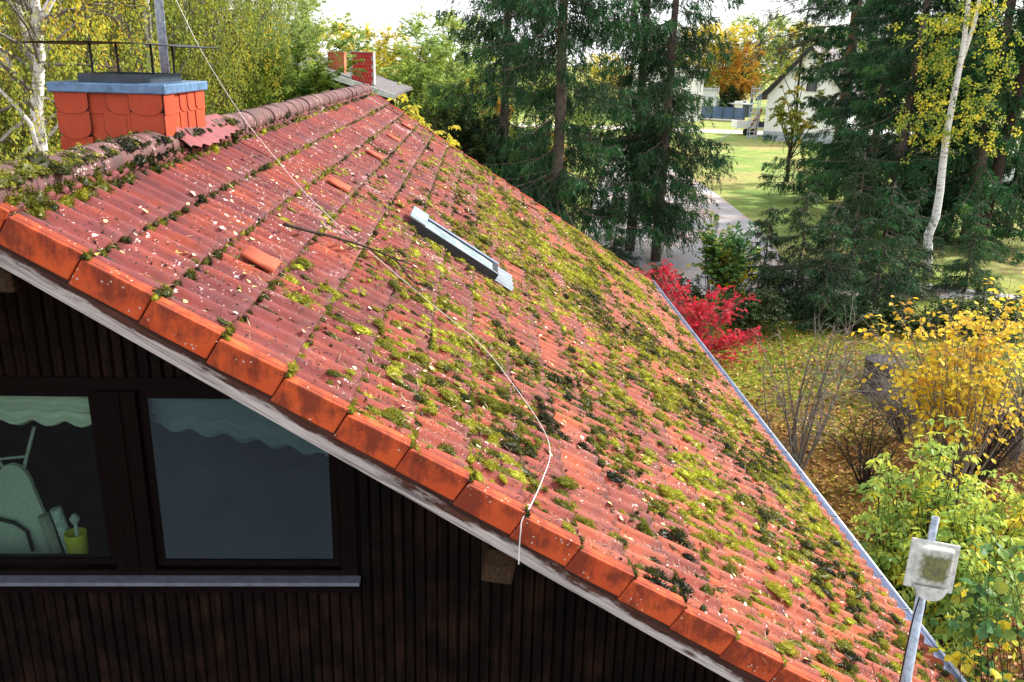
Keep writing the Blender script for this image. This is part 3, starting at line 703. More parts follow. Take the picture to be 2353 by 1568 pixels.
mb = MB(); mb.tube([(-2.66, 4.82, -3.75), (-2.645, 4.83, -3.1), (-2.70, 4.84, -2.80)], .035, 10); tag(mb.obj('cardboard_tube', plain('grey cardboard', (.33, .36, .33), .9)), 'grey tube leaning beside the ironing board', 'tube')
mb = MB(); mb.tube([(-2.58, 4.85, -3.75), (-2.57, 4.86, -3.1), (-2.635, 4.87, -2.77)], .035, 10); tag(mb.obj('cardboard_tube', plain('mottled paper roll', (.55, .62, .64), .9, .2, 0, .5, 40)), 'mottled pale roll leaning next to the yellow bucket', 'tube')
BK = empty('bucket', (-2.50, 4.8, -3.2), 'yellow bucket on the window ledge right of the pale rolls', 'bucket')
mb = MB(); an = np.linspace(0, 2*np.pi, 21)[:-1]; V = []
for z, r in ((0, .05), (.30, .066), (.30, .06), (.01, .045)): V.append(np.stack([r*np.cos(an), r*np.sin(an), np.full(20, z)], 1))
V = np.concatenate(V); i = np.arange(20); j = (i+1) % 20
mb.add(V, np.concatenate([np.stack([i+20*k, j+20*k, j+20*k+20, i+20*k+20], 1) for k in range(3)]))
mb.obj('body', plain('yellow plastic', (.66, .60, .05), .5), BK, True)
mb = MB(); mb.box((-.05, -.05, -.02), (.05, .05, -.001)); mb.obj('base', plain('yellow plastic base', (.5, .45, .04), .5), BK)
mb = MB(); mb.box((-3.5, 4.72, -3.24), (-.9, 4.98, -3.222)); hp(mb, 'inner_ledge', plain('inner ledge', (.1, .08, .06), .7))
BT = MB(); BT.tube([(-2.49, 4.8, -3.15), (-2.49, 4.8, -2.83)], .012, 8); BT.tube([(-2.49, 4.8, -2.83), (-2.49, 4.8, -2.80), (-2.49, 4.8, -2.77)], [.02, .032, .012], 8); tag(BT.obj('brush', plain('pale brush', (.55, .6, .6), .8)), 'pale round brush head sticking out of the yellow bucket', 'brush')
# ------------------------------------------------------------------ cable and branch on the roof
def cat(P, n=60):
    P = np.array(P, float); t = np.linspace(0, len(P)-1, n); out = []
    for q in t:
        i = min(int(q), len(P)-2); f = q-i; p0 = P[max(i-1, 0)]; p1 = P[i]; p2 = P[i+1]; p3 = P[min(i+2, len(P)-1)]
        out.append(.5*((2*p1)+(-p0+p2)*f+(2*p0-5*p1+4*p2-p3)*f*f+(-p0+3*p1-3*p2+p3)*f**3))
    return np.array(out)
def sy(u, v):    # course and y of a photographed point of the roof
    nn_ = np.array([ST, 0, CT]); k = nn_ @ np.array([X0, 0, Z0]); r = ray(u, v); P = r*(k/(nn_ @ r)); return (P[0]-X0)/CT/EXP, P[1]
pc = [at(338, -150, 7.07), at(405, 0, 6.95), at(470, 130, 6.9), at(560, 272, 6.8), at(640, 372, 6.65), at(700, 442, 6.55), at(780, 520, 6.42)]
for u, v in ((850, 590), (980, 700), (1100, 800), (1180, 900), (1240, 990), (1258, 1050), (1240, 1110), (1213, 1170)):
    s, y = sy(u, v); pc.append(RP(s, y, .028))
pc += [at(1200, 1195, D-.02), at(1196, 1225, D-.035), at(1193, 1262, D-.03), at(1192, 1297, D-.03)]
mb = MB(); mb.tube(cat(pc, 160), np.interp(np.arange(160), [0, 105, 125, 159], [.0019, .0019, .0034, .0036]), 8); tag(mb.obj('cable', M_CABLE, None, True), 'thin white cable running from the mast down over the mossy roof', 'cable')
def twigs_on(points, r): return cat(points, 20), r
BR = empty('fallen_branch', RP(*sy(645, 530), .03), 'thin dark dead branch lying on the tiles left of the skylight', 'branch'); bl = np.array(BR.location)
mb = MB(); main = cat([RP(*sy(*q), h) for q, h in (((645, 530), .05), ((700, 543), .045), ((765, 560), .05), ((850, 583), .04), ((900, 610), .05), ((930, 640), .035), ((955, 668), .04))], 30)
mb.tube(main-bl, np.linspace(.013, .004, 30), 6); mb.obj('stem', M_TWIGD, BR, True)
mb = MB()
for k in range(15):
    i = rng.integers(9, 29); d = nrm(main[min(i+1, 29)]-main[i-1]); sd_ = nrm(np.cross(d, [ST, 0, CT]))*rng.choice([-1, 1]); L = rng.uniform(.15, .5)
    P = [main[i]-bl]
    for q in range(4): P.append(P[-1]+L/4*nrm(d*rng.uniform(.6, 1)+sd_*rng.uniform(.1, .8)+rng.normal(0, .25, 3)*np.array([1, 1, .5])))
    mb.tube(P, np.linspace(.005, .0018, 5), 5)
mb.obj('side_twigs', M_TWIGD, BR)
# ------------------------------------------------------------------ moss, needles, leaves on the roof
rng = np.random.default_rng(11)
def smooth_field(seed, sx_, sy_):
    r = np.random.default_rng(seed); G = r.random((60, 60))
    def f(s, y):
        a = np.clip((s+3)*sx_, 0, 58); b = np.clip((y-3)*sy_, 0, 58); i = a.astype(int); j = b.astype(int); p = a-i; q = b-j; p = p*p*(3-2*p); q = q*q*(3-2*q)
        return G[i, j]*(1-p)*(1-q)+G[i+1, j]*p*(1-q)+G[i, j+1]*(1-p)*q+G[i+1, j+1]*p*q
    return f
F1, F2, F3 = smooth_field(1, .7, 1.6), smooth_field(2, 1.9, 4.2), smooth_field(3, .5, .9)
def dens(s, y):
    base = np.clip((s-.3)/7, 0, 1)**1.1
    front = np.clip((y-D)/2.0+.42, .3, 1)
    low = np.where(s > 8, np.clip(.28+(y-4.6)*.3, .28, 1), 1.)
    return base*front*low*np.clip(.12+1.5*(F1(s, y)-.3)+.75*(F2(s, y)-.35), 0.03, 1)
def nearest_valley(y): return D+(np.round((y-D)/.15082-.5)+.5)*.15082
def clump(nb, rr):
    c = rr.random((nb, 2)); ph = 2*np.pi*c[:, 0]; th = np.arccos(1-c[:, 1]*.95)
    n_ = np.stack([np.sin(th)*np.cos(ph), np.sin(th)*np.sin(ph), np.cos(th)], 1)
    rad = rr.uniform(.8, 1.08, (nb, 1)); b = n_*rad
    lump = 1+.16*np.sin(n_[:, :1]*5+rr.uniform(0, 6))+.16*np.sin(n_[:, 1:2]*6+rr.uniform(0, 6)); b = b*lump
    sd = nrm(np.cross(n_, rsph(rr, nb))); up_ = nrm(n_+.35*UP+.6*rsph(rr, nb)); w = .95/np.sqrt(nb)
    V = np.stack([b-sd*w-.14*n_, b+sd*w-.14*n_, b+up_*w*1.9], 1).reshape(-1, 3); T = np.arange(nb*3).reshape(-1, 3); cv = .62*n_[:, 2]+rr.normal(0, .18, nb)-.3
    rings, k = (3, 8) if nb < 120 else (4, 11); C_ = []
    for q in range(rings):
        t = q/rings*np.pi/2
        for j in range(k):
            p_ = j*2*np.pi/k; v_ = np.array([math.cos(t)*math.cos(p_), math.cos(t)*math.sin(p_), math.sin(t)]); C_.append(v_*.86*rr.uniform(.72, 1.1))
    C_.append((0, 0, .88)); o_ = len(V); F = []
    for q in range(rings-1):
        for j in range(k):
            a0 = o_+q*k+j; a1 = o_+q*k+(j+1) % k; F += [(a0, a1, a1+k), (a0, a1+k, a0+k)]
    for j in range(k): F.append((o_+(rings-1)*k+j, o_+(rings-1)*k+(j+1) % k, o_+rings*k))
    return np.concatenate([V, np.array(C_)]), np.concatenate([T, np.array(F)]), np.concatenate([cv, np.full(len(F), -.12)])
def place_clumps(mb, S, Yv, La, Wa, Ha, tint, nb, rr, hoff=None):
    if len(S) == 0: return
    B = np.stack([np.array([CT, 0, -ST]), np.array([0, 1., 0]), np.array([ST, 0, CT])])
    kinds = [clump(nb, rr) for _ in range(5)]
    which = rr.integers(0, 5, len(S))
    h = tile_h(S, Yv) if hoff is None else hoff
    for q in range(5):
        I = np.where(which == q)[0]
        if not len(I): continue
        V, T, cv = kinds[q]
        an = rr.normal(0, .55, len(I)); c, s_ = np.cos(an)[:, None], np.sin(an)[:, None]
        l0 = V[None, :, 0]*La[I][:, None]; l1 = V[None, :, 1]*Wa[I][:, None]; l2 = V[None, :, 2]*Ha[I][:, None]
        P = np.stack([l0*c-l1*s_, l0*s_+l1*c, l2], -1) @ B + RP(S[I], Yv[I], h[I]-.004)[:, None]
        TT = T[None]+(np.arange(len(I))*len(V))[:, None, None]
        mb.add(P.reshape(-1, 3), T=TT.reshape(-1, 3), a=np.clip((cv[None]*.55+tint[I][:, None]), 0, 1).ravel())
mb = MB()
# a) beads of moss in the course joints
S, Yv = [], []
for c in range(-1, 19):
    nj = int(88*[6.5, 6.5, 6, 5.2, 4.4, 4, 3.6][min(c+1, 6)]); yy = rng.uniform(D+.02, YF-.05, nj)
    yy = np.where(rng.random(nj) < .55, D+(np.round((yy-D)/.15082-.5)+.5)*.15082+rng.normal(0, .02, nj), yy)
    k = rng.random(nj) < np.clip(.6+.7*F2(np.full(nj, c*1.), yy), 0, 1); yy = yy[k]
    S += list(c+.028+rng.normal(0, .022, len(yy))); Yv += list(yy)
S = np.array(S); Yv = np.array(Yv); sz = rng.lognormal(-3.92, .36, len(S))
tn = np.clip(.40+.5*F1(S*1.7, Yv*1.3)-.15+rng.normal(0, .16, len(S)), .05, 1)
for lo, hi, nb in ((3, 5.2, 190), (5.2, 8.5, 70), (8.5, 20, 24)):
    I = (Yv >= lo) & (Yv < hi); place_clumps(mb, S[I], Yv[I], sz[I]*1.0, sz[I]*1.15, sz[I]*1.35, tn[I], nb, rng, hoff=np.full(I.sum(), -.034)+wave(Yv[I]))
# b) cushions on the tiles, mostly in the valleys
n = 56000; S = rng.uniform(-.6, 18.4, n); Yv = rng.uniform(D+.05, YF-.1, n)
keep = rng.random(n) < dens(S, Yv)*.66; S = S[keep]; Yv = Yv[keep]
Yv = np.where(rng.random(len(S)) < .72, nearest_valley(Yv)+rng.normal(0, .022, len(S)), Yv)
k = rng.integers(1, 4, len(S)); S = np.repeat(S, k)+rng.normal(0, .11, k.sum()); Yv = np.clip(np.repeat(Yv, k)+rng.normal(0, .022, k.sum()), D+.03, YF-.05); S = np.clip(S, -.8, 18.5)
sz = rng.lognormal(-3.98, .5, len(S))*(.75+.5*np.clip(S/12, 0, 1)); sz = np.minimum(sz*1.15, .058)
tn = np.clip(.64+.55*(F3(S*1.3, Yv*1.1)-.5)+rng.normal(0, .2, len(S)), .02, 1)
for lo, hi, nb in ((3, 5.4, 240), (5.4, 8.5, 100), (8.5, 20, 40)):
    I = (Yv >= lo) & (Yv < hi); place_clumps(mb, S[I], Yv[I], sz[I]*rng.uniform(.85, 2.0, I.sum()), sz[I]*rng.uniform(.7, 1.05, I.sum()), sz[I]*rng.uniform(.6, 1., I.sum()), tn[I], nb, rng)
# brown black mats of old moss and needles
n = 20000; S = rng.uniform(1, 18.5, n); Yv = rng.uniform(D+.05, YF-.1, n); keep = rng.random(n) < dens(S, Yv)*.9*(.3+F3(S, Yv)); S = S[keep]; Yv = nearest_valley(Yv[keep])+rng.normal(0, .03, keep.sum()); sz = np.minimum(rng.lognormal(-3.6, .4, len(S)), .07)
place_clumps(mb, S, Yv, sz*1.6, sz*.8, sz*.3, np.clip(rng.normal(.3, .14, len(S)), .02, .7), 26, rng)
# c) dark nubs
n = 5200; S = rng.uniform(-.6, 18.6, n); Yv = rng.uniform(D+.03, YF-.1, n); sz = rng.uniform(.004, .011, n)
place_clumps(mb, S, Yv, sz, sz, sz, rng.uniform(0, .22, n), 12, rng)
# moss mat along the foot of the ridge tiles and on them
n = 2600; Yv = D+.05+rng.random(n)**1.25*(YF-D-.1); S = SR+.36+rng.normal(0, .05, n); sz = rng.lognormal(-3.75, .35, n)*np.clip(1.25-(Yv-D)/22, .6, 1.3)
place_clumps(mb, S, Yv, sz*.8, sz, sz*.9, np.clip(.2+.5*np.exp(-(Yv-D)/.8)+rng.normal(0, .12, n), 0, 1), 60, rng, hoff=np.full(n, -.02))
n = 2600; Yv = D+.03+rng.random(n)**1.4*(YF-D-.1); S = SR+rng.uniform(-.25, .34, n)
prob = np.clip(F2(S*0+3, Yv*2.2)*1.5-.3+.75*np.exp(-(Yv-D)/1.1), 0, 1); I = rng.random(n) < prob; S = S[I]; Yv = Yv[I]; n = len(S)
xx = np.abs(S-SR)*EXP*CT; hh = np.sqrt(np.maximum(.119**2-xx**2, .002))-.05/CT*.0
P0 = RP(S, Yv, 0.); need = (ZR-.05+np.sqrt(np.maximum(.106**2-((P0[:, 0]-XR)/1.2)**2, .001)))-P0[:, 2]
sz = rng.lognormal(-4.1, .4, n); place_clumps(mb, S, Yv, sz, sz*1.4, sz*.7, np.clip(.2+.5*np.exp(-(Yv-D)/.7)+rng.normal(0, .15, n), 0, 1), 60, rng, hoff=need*CT)
# verge joints
S = np.repeat(np.arange(0, 19), 9)+rng.normal(.02, .02, 171); Yv = D+rng.uniform(.0, .1, 171); sz = rng.lognormal(-4.2, .4, 171)
place_clumps(mb, S, Yv, sz, sz, sz*1.2, np.clip(rng.normal(.5, .25, 171), 0, 1), 110, rng, hoff=np.full(171, -.008))
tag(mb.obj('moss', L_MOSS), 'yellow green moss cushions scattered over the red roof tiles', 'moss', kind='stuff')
# needles
mb = MB(); n = 150000; S = rng.uniform(-.5, 18.6, n); Yv = rng.uniform(D+.02, YF-.1, n)
I = rng.random(n) < np.clip(.10+dens(S, Yv)*1.1+.5*np.clip((S-9)/9, 0, 1)*F2(S, Yv), 0, 1); S = S[I]; Yv = Yv[I]; n = len(S)
vy = nearest_valley(Yv); Yv = np.where(rng.random(n) < .6, vy+rng.normal(0, .03, n), Yv)
C = RP(S, Yv, tile_h(S, Yv)+rng.uniform(.001, .014, n)); an = rng.uniform(0, 2*np.pi, n)
A = nrm(np.cos(an)[:, None]*np.array([CT, 0, -ST])+np.sin(an)[:, None]*np.array([0, 1, 0])+rng.normal(0, .22, (n, 1))*np.array([ST, 0, CT]))
V, Q = diamonds(C, A, np.array([ST, 0, CT])+rng.normal(0, .3, (n, 3)), rng.uniform(.02, .075, n), np.full(n, .0046)+np.clip((Yv-5)*.0006, 0, .004))
mb.add(V, Q, a=np.clip(rng.normal(.55, .28, n), 0, 1)); tag(mb.obj('pine_needles', L_DEBRIS), 'straw coloured needles and grass bits strewn over the roof tiles', 'debris', kind='stuff')
# leaves on the roof
mb = MB(); n = 1100; S = rng.uniform(-.5, 18.6, n); Yv = rng.uniform(D+.03, YF-.1, n); C = RP(S, Yv, tile_h(S, Yv)+rng.uniform(.004, .018, n)); an = rng.uniform(0, 2*np.pi, n)
A = nrm(np.cos(an)[:, None]*np.array([CT, 0, -ST])+np.sin(an)[:, None]*np.array([0, 1, 0])+rng.normal(0, .18, (n, 1))*np.array([ST, 0, CT]))
V, Q = rounds(C, A, np.array([ST, 0, CT])+rng.normal(0, .25, (n, 3)), rng.uniform(.022, .052, n), rng.uniform(.016, .036, n))
mb.add(V, Q, a=np.tile(np.clip(rng.normal(.6, .22, n), 0, 1), 2)); tag(mb.obj('fallen_leaves', L_FALL), 'small cream and yellow birch leaves scattered over the roof', 'leaves', kind='stuff')
# ------------------------------------------------------------------ plants: builders
def twig_batch(rr, S, Dv, L, droop, k=5, wob=.12):
    n_ = len(S); t = np.linspace(0, 1, k)[None, :, None]
    P = S[:, None]+Dv[:, None]*L[:, None, None]*t-UP*(droop[:, None, None]*L[:, None, None]*t**2)
    side = rsph(rr, n_)[:, None]*L[:, None, None]*wob*np.sin(t*np.pi*rr.uniform(.6, 1.6, (n_, 1, 1)))
    return P+side
def lerp_path(P, idx, t):
    k = P.shape[1]-1; q = np.clip(t*k, 0, k-1e-6); i = q.astype(int); f = (q-i)[:, None]
    return P[idx, i]*(1-f)+P[idx, i+1]*f, nrm(P[idx, i+1]-P[idx, i])
def grow(seed, base, C, R, nst, ntw, twl, nlf, lsize, trunk_h=0., r0=.03, droop=.3, hang=.3, lw=.5, leaf='diamond', r_tw=.004, up=.3, shell=.35, along=(.1, 1.), trunk=None, sides=7, stemcurve=.5, twstart=.45):
    """stems from base to the crown ellipsoid (C, R), twigs on the stems, leaves on the twigs"""
    rr = np.random.default_rng(seed); base = np.array(base, float); C = np.array(C, float); R = np.array(R, float)
    wood, lv = MB(), MB()
    E = C+rsph(rr, nst)*R*(shell+(1-shell)*rr.random((nst, 1))**.5)
    if trunk is None and trunk_h > 0:
        top = base+np.array([rr.normal(0, .02)*trunk_h, rr.normal(0, .02)*trunk_h, trunk_h]); t = np.linspace(0, 1, 9)[:, None]
        trunk = base+(top-base)*t+np.concatenate([[np.zeros(3)], rr.normal(0, .008*trunk_h, (8, 3))*np.array([1, 1, 0])])
    if trunk is not None:
        trunk = np.array(trunk, float); kk = len(trunk); wood.tube(trunk, r0*np.linspace(1, .22, kk), 10)
        lo = np.clip((E[:, 2]-base[2])/(trunk[-1, 2]-base[2])-rr.uniform(.08, .35, nst), .12, .97); q = lo*(kk-1); i = np.minimum(q.astype(int), kk-2); f = (q-i)[:, None]
        B = trunk[i]*(1-f)+trunk[i+1]*f; rs = r0*(1-.78*lo)*.42
    else:
        B = base+rr.normal(0, r0*1.2, (nst, 3))*np.array([1, 1, 0]); rs = np.full(nst, r0)
    Mid = B*(1-stemcurve)+E*stemcurve+rr.normal(0, .10, (nst, 3))*np.linalg.norm(E-B, axis=1)[:, None]; Mid[:, 2] += np.abs(E-B)[:, :2].sum(1)*up*.3 if trunk is not None else .12*np.abs(E[:, 2]-B[:, 2])
    t = np.linspace(0, 1, 7)[None, :, None]
    ST_ = B[:, None]*(1-t)**2+2*Mid[:, None]*t*(1-t)+E[:, None]*t*t
    V, Q = tubes(ST_, rs[:, None]*np.linspace(1, .22, 7)[None], sides if sides < 6 else 5); wood.add(V, Q, a=.8)
    n_ = nst*ntw; idx = np.repeat(np.arange(nst), ntw); tt = twstart+(1-twstart)*rr.random(n_)
    S, d = lerp_path(ST_, idx, tt)
    out = nrm(S-C+1e-3); Dv = nrm(d*.5+rsph(rr, n_)*.9+out*.35+UP*up)
    L = twl*rr.uniform(.5, 1.25, n_)
    TW_ = twig_batch(rr, S, Dv, L, droop*rr.uniform(.5, 1.5, n_), 5)
    if r_tw > 0:
        V, Q = tubes(TW_, r_tw*np.linspace(1, .4, 5)[None]*np.ones((n_, 1)), 3); wood.add(V, Q, a=1.)
    if nlf:
        mm = n_*nlf; ix = np.repeat(np.arange(n_), nlf); t2 = np.tile(np.linspace(along[0], along[1], nlf), n_)+rr.normal(0, .4/nlf, mm)
        Cc, dd = lerp_path(TW_, ix, np.clip(t2, 0, .999)); sd = nrm(np.cross(dd, UP+.2*rsph(rr, mm)))*np.where(np.arange(mm) % 2, 1, -1)[:, None]
        A = nrm(dd*.45+sd*.75+rsph(rr, mm)*.45-UP*hang); Nn = nrm(UP*.8+rsph(rr, mm)*.7)
        Ls = lsize*rr.uniform(.65, 1.25, mm)
        cl = np.repeat(rr.random(nst), ntw*nlf)*.45+np.repeat(rr.random(n_), nlf)*.25+rr.random(mm)*.3
        if leaf == 'diamond': V, Q = diamonds(Cc, A, Nn, Ls, Ls*lw); lv.add(V, Q, a=cl)
        elif leaf == 'round': V, Q = rounds(Cc, A, Nn, Ls, Ls*lw*1.6); lv.add(V, Q, a=np.tile(cl, 2))
        else:   # star: five narrow lobes
            S_ = nrm(np.cross(A, Nn)); 
            for ang, ln in ((0, 1), (.75, .85), (-.75, .85), (1.5, .55), (-1.5, .55)):
                A2 = A*math.cos(ang)+S_*math.sin(ang); V, Q = diamonds(Cc, A2, Nn, Ls*ln, Ls*.26); lv.add(V, Q, a=cl)
    return wood, lv
def plant(name, loc, wood, lv, mw, ml, label, cat_, group=None, wname='trunk', smooth=False):
    e = empty(name, loc, label, cat_, group); l = np.array(loc, float)
    wood.V = [v-l for v in wood.V]; wood.obj(wname, mw, e, True)
    if lv is not None and lv.n: lv.V = [v-l for v in lv.V]; lv.obj('crown', ml, e, smooth)
    return e
def birch(seed, H, r0, trunk=None, nst=46, ntw=14, strand=26, crown=(3.2, 3.2), cz=.6, limbs=(), openf=.3):
    """fine hanging strands of small leaves"""
    rr = np.random.default_rng(seed); base = np.zeros(3)
    wood, lv = grow(seed, base, (0, 0, H*cz), (crown[0], crown[1], H*.36), nst, ntw, 1.1, 0, .06, trunk_h=H, r0=r0, droop=.5, r_tw=.006, up=.5, trunk=trunk)
    for P, ra in limbs: wood.tube(P, np.linspace(ra, ra*.55, len(P)), 8)
    n_ = nst*ntw
    E = np.array([0, 0, H*cz])+rsph(rr, n_)*np.array([crown[0], crown[1], H*.38])*rr.random((n_, 1))**.4*1.05
    E = E[(E[:, 2] > 1.5) & ~((E[:, 1] < .2) & (np.abs(E[:, 0]) < .9) & (rr.random(n_) > openf))]; n_ = len(E)
    L = rr.uniform(.7, 2.4, n_); Dv = nrm(rsph(rr, n_)*np.array([1, 1, .2])*.35-UP)
    P = twig_batch(rr, E, Dv, L, np.zeros(n_), 5, .10)
    V, Q = tubes(P, np.full((n_, 5), .003), 3); wood.add(V, Q, a=1.)
    mm = n_*strand; ix = np.repeat(np.arange(n_), strand); t2 = rr.random(mm)
    Cc, dd = lerp_path(P, ix, t2*.999); Cc = Cc+rr.normal(0, .05, (mm, 3))
    A = nrm(rsph(rr, mm)*.8-UP*.9); V, Q = diamonds(Cc, A, rsph(rr, mm), .08*rr.uniform(.7, 1.3, mm), .046*rr.uniform(.7, 1.2, mm))
    lv.add(V, Q, a=np.clip(np.repeat(rr.random(n_), strand)*.5+rr.random(mm)*.5, 0, 1))
    return wood, lv
def spruce(seed, H, r0, zlow, Lmax, nb, dens_=8., hang=1.1, lq=.17, wq=.034, tipup=.5):
    rr = np.random.default_rng(seed); wood, lv = MB(), MB()
    t = np.linspace(0, 1, 12); TP = np.stack([rr.normal(0, .02, 12)*(t > 0), rr.normal(0, .02, 12)*(t > 0), t*H], 1); wood.tube(TP, r0*(1-t*.88), 12)
    z = zlow+(H*.98-zlow)*rr.random(nb)**1.05; tz = z/H
    L = Lmax*np.clip(1-tz, .02, 1)**.75*rr.uniform(.35, 1.12, nb)+.25; az = np.arange(nb)*2.39996+rr.normal(0, .35, nb)
    h = np.stack([np.cos(az), np.sin(az), 0*az], 1); u = np.linspace(0, 1, 9)[None, :, None]
    dr = rr.uniform(.25, .6, nb)[:, None, None]*np.clip(1.25-tz, .3, 1)[:, None, None]
    P = np.stack([0*z, 0*z, z], 1)[:, None]+h[:, None]*L[:, None, None]*u-UP*L[:, None, None]*dr*(u-tipup*u**2.6)+rr.normal(0, .02, (nb, 9, 3))
    V, Q = tubes(P, (.010+.014*L/Lmax)[:, None]*np.linspace(1, .2, 9)[None], 5); wood.add(V, Q)
    m = np.maximum((L*dens_*2).astype(int), 4); ix = np.repeat(np.arange(nb), m); n_ = len(ix); tt = rr.uniform(.14, 1., n_)
    S, d = lerp_path(P, ix, tt*.999); sd = nrm(np.cross(d, UP))*rr.choice([-1, 1], n_)[:, None]
    l2 = (.22+.55*L[ix]/Lmax)*rr.uniform(.5, 1.3, n_)*(1.15-.55*tt)
    Dv = nrm(sd*rr.uniform(.25, .9, (n_, 1))+d*rr.uniform(.2, .8, (n_, 1))-UP*hang*rr.uniform(.1, 1.1, (n_, 1)))
    TWG = twig_batch(rr, S, Dv, l2, rr.uniform(.2, .8, n_)*hang*.6, 4, .06)
    V, Q = tubes(TWG, np.full((n_, 4), .004), 3); wood.add(V, Q)
    per = 13; mm = n_*per; i2 = np.repeat(np.arange(n_), per); t2 = np.tile((np.arange(per)+.5)/per, n_)
    Cc, dd = lerp_path(TWG, i2, t2*.999); s2 = nrm(np.cross(dd, rsph(rr, mm)))
    A = nrm(dd*.9+s2*.65); lq_ = lq*rr.uniform(.6, 1.2, mm)*(.65+.5*(1-t2))
    V, Q = diamonds(Cc, A, rsph(rr, mm), lq_, wq*rr.uniform(.7, 1.3, mm), .05)
    tint = np.repeat(rr.random(nb)[ix], per)*.3+np.repeat(rr.random(n_), per)*.3+rr.random(mm)*.3+.12*np.repeat(tt > .8, per)
    lv.add(V, Q, a=np.clip(tint, 0, 1))
    return wood, lv
# ------------------------------------------------------------------ trees left of and behind the roof
def G(u, Y, v=300): p = at(u, v, Y); return np.array([p[0], Y, GZ])
# big forked birch, trunk and limbs follow the photograph at its own distance
YB = 18.0; b0 = np.array([*at(97, 372, YB)[:2], GZ])
tr = [b0-b0]+[at(u, v, YB)-b0 for u, v in ((97, 372), (84, 250), (92, 130), (80, 0), (72, -120), (76, -330), (70, -640))]
lim = [([at(u, v, YB)-b0 for u, v in ((92, 75), (104, 25), (128, -15), (150, -90), (158, -220))], .085),
       ([at(u, v, YB-.2)-b0 for u, v in ((90, 350), (70, 285), (38, 245), (-2, 205), (-60, 150))], .05),
       ([at(u, v, YB+.4)-b0 for u, v in ((88, 190), (66, 105), (48, 40), (38, -20), (20, -120))], .075),
       ([at(u, v, YB+.3)-b0 for u, v in ((36, 185), (18, 140), (-6, 105), (-60, 30))], .07)]
w_, l_ = birch(21, 15.5, .15, trunk=tr, limbs=lim, nst=36, ntw=24, strand=46, crown=(2.3, 3.2), cz=.55, openf=.15)
e = empty('birch_tree', b0, 'thick forked white birch at the far left behind the ridge', 'tree', 'birches behind the house'); w_.obj('trunk', M_BIRCH, e, True); l_.obj('crown', L_BIRCH, e)
BIR = []
for q, (H, r0, sd) in enumerate(((16, .15, 31), (17, .13, 32))):
    w_, l_ = birch(sd, H, r0, nst=50, ntw=22, strand=42, crown=(2.8, 3.0), cz=.56, openf=.12)
    BIR.append((w_, l_))
def first(mk, name, loc, mw, ml, label, cat_, group, rz=0, sc=1.):
    w_, l_ = mk; e = empty(name, loc, label, cat_, group, rz); e.scale = (sc,)*3
    w_.obj('trunk', mw, e, True); l_.obj('crown', ml, e); return e
BA = first(BIR[0], 'birch_tree', G(345, 23.5), M_BIRCH, L_BIRCH, 'birch with white trunk showing just left of the metal mast', 'tree', 'birches behind the house')
BB = first(BIR[1], 'birch_tree', G(452, 27), M_BIRCH, L_BIRCH, 'birch with white trunk standing right of the chimney and mast', 'tree', 'birches behind the house', 1.)
for args in ((BA, G(190, 27), 2.1, 1.05, 'yellowish birch behind the left end of the chimney', L_BIRCHY), (BB, G(262, 33), .5, 1.1, 'golden birch seen between the legs of the chimney cowl', L_BIRCHY),
             (BA, G(-60, 25), 4.0, 1.0, 'birch whose hanging twigs enter at the left edge', L_BIRCH), (BB, G(530, 31), 3.0, 1.0, 'green birch behind the white cable right of the chimney', L_LIME),
             (BA, G(612, 36), 5.2, .85, 'pale green birch left of the red shingled chimney', L_LIME), (BB, G(420, 40), 4.1, 1.15, 'far yellow green birch behind the mast', L_BIRCHY), (BA, G(60, 38), 1.3, 1.15, 'far birch filling the gap behind the forked birch', L_BIRCHY)):
    dup(args[0], args[1], args[2], args[3], args[4], args[5])
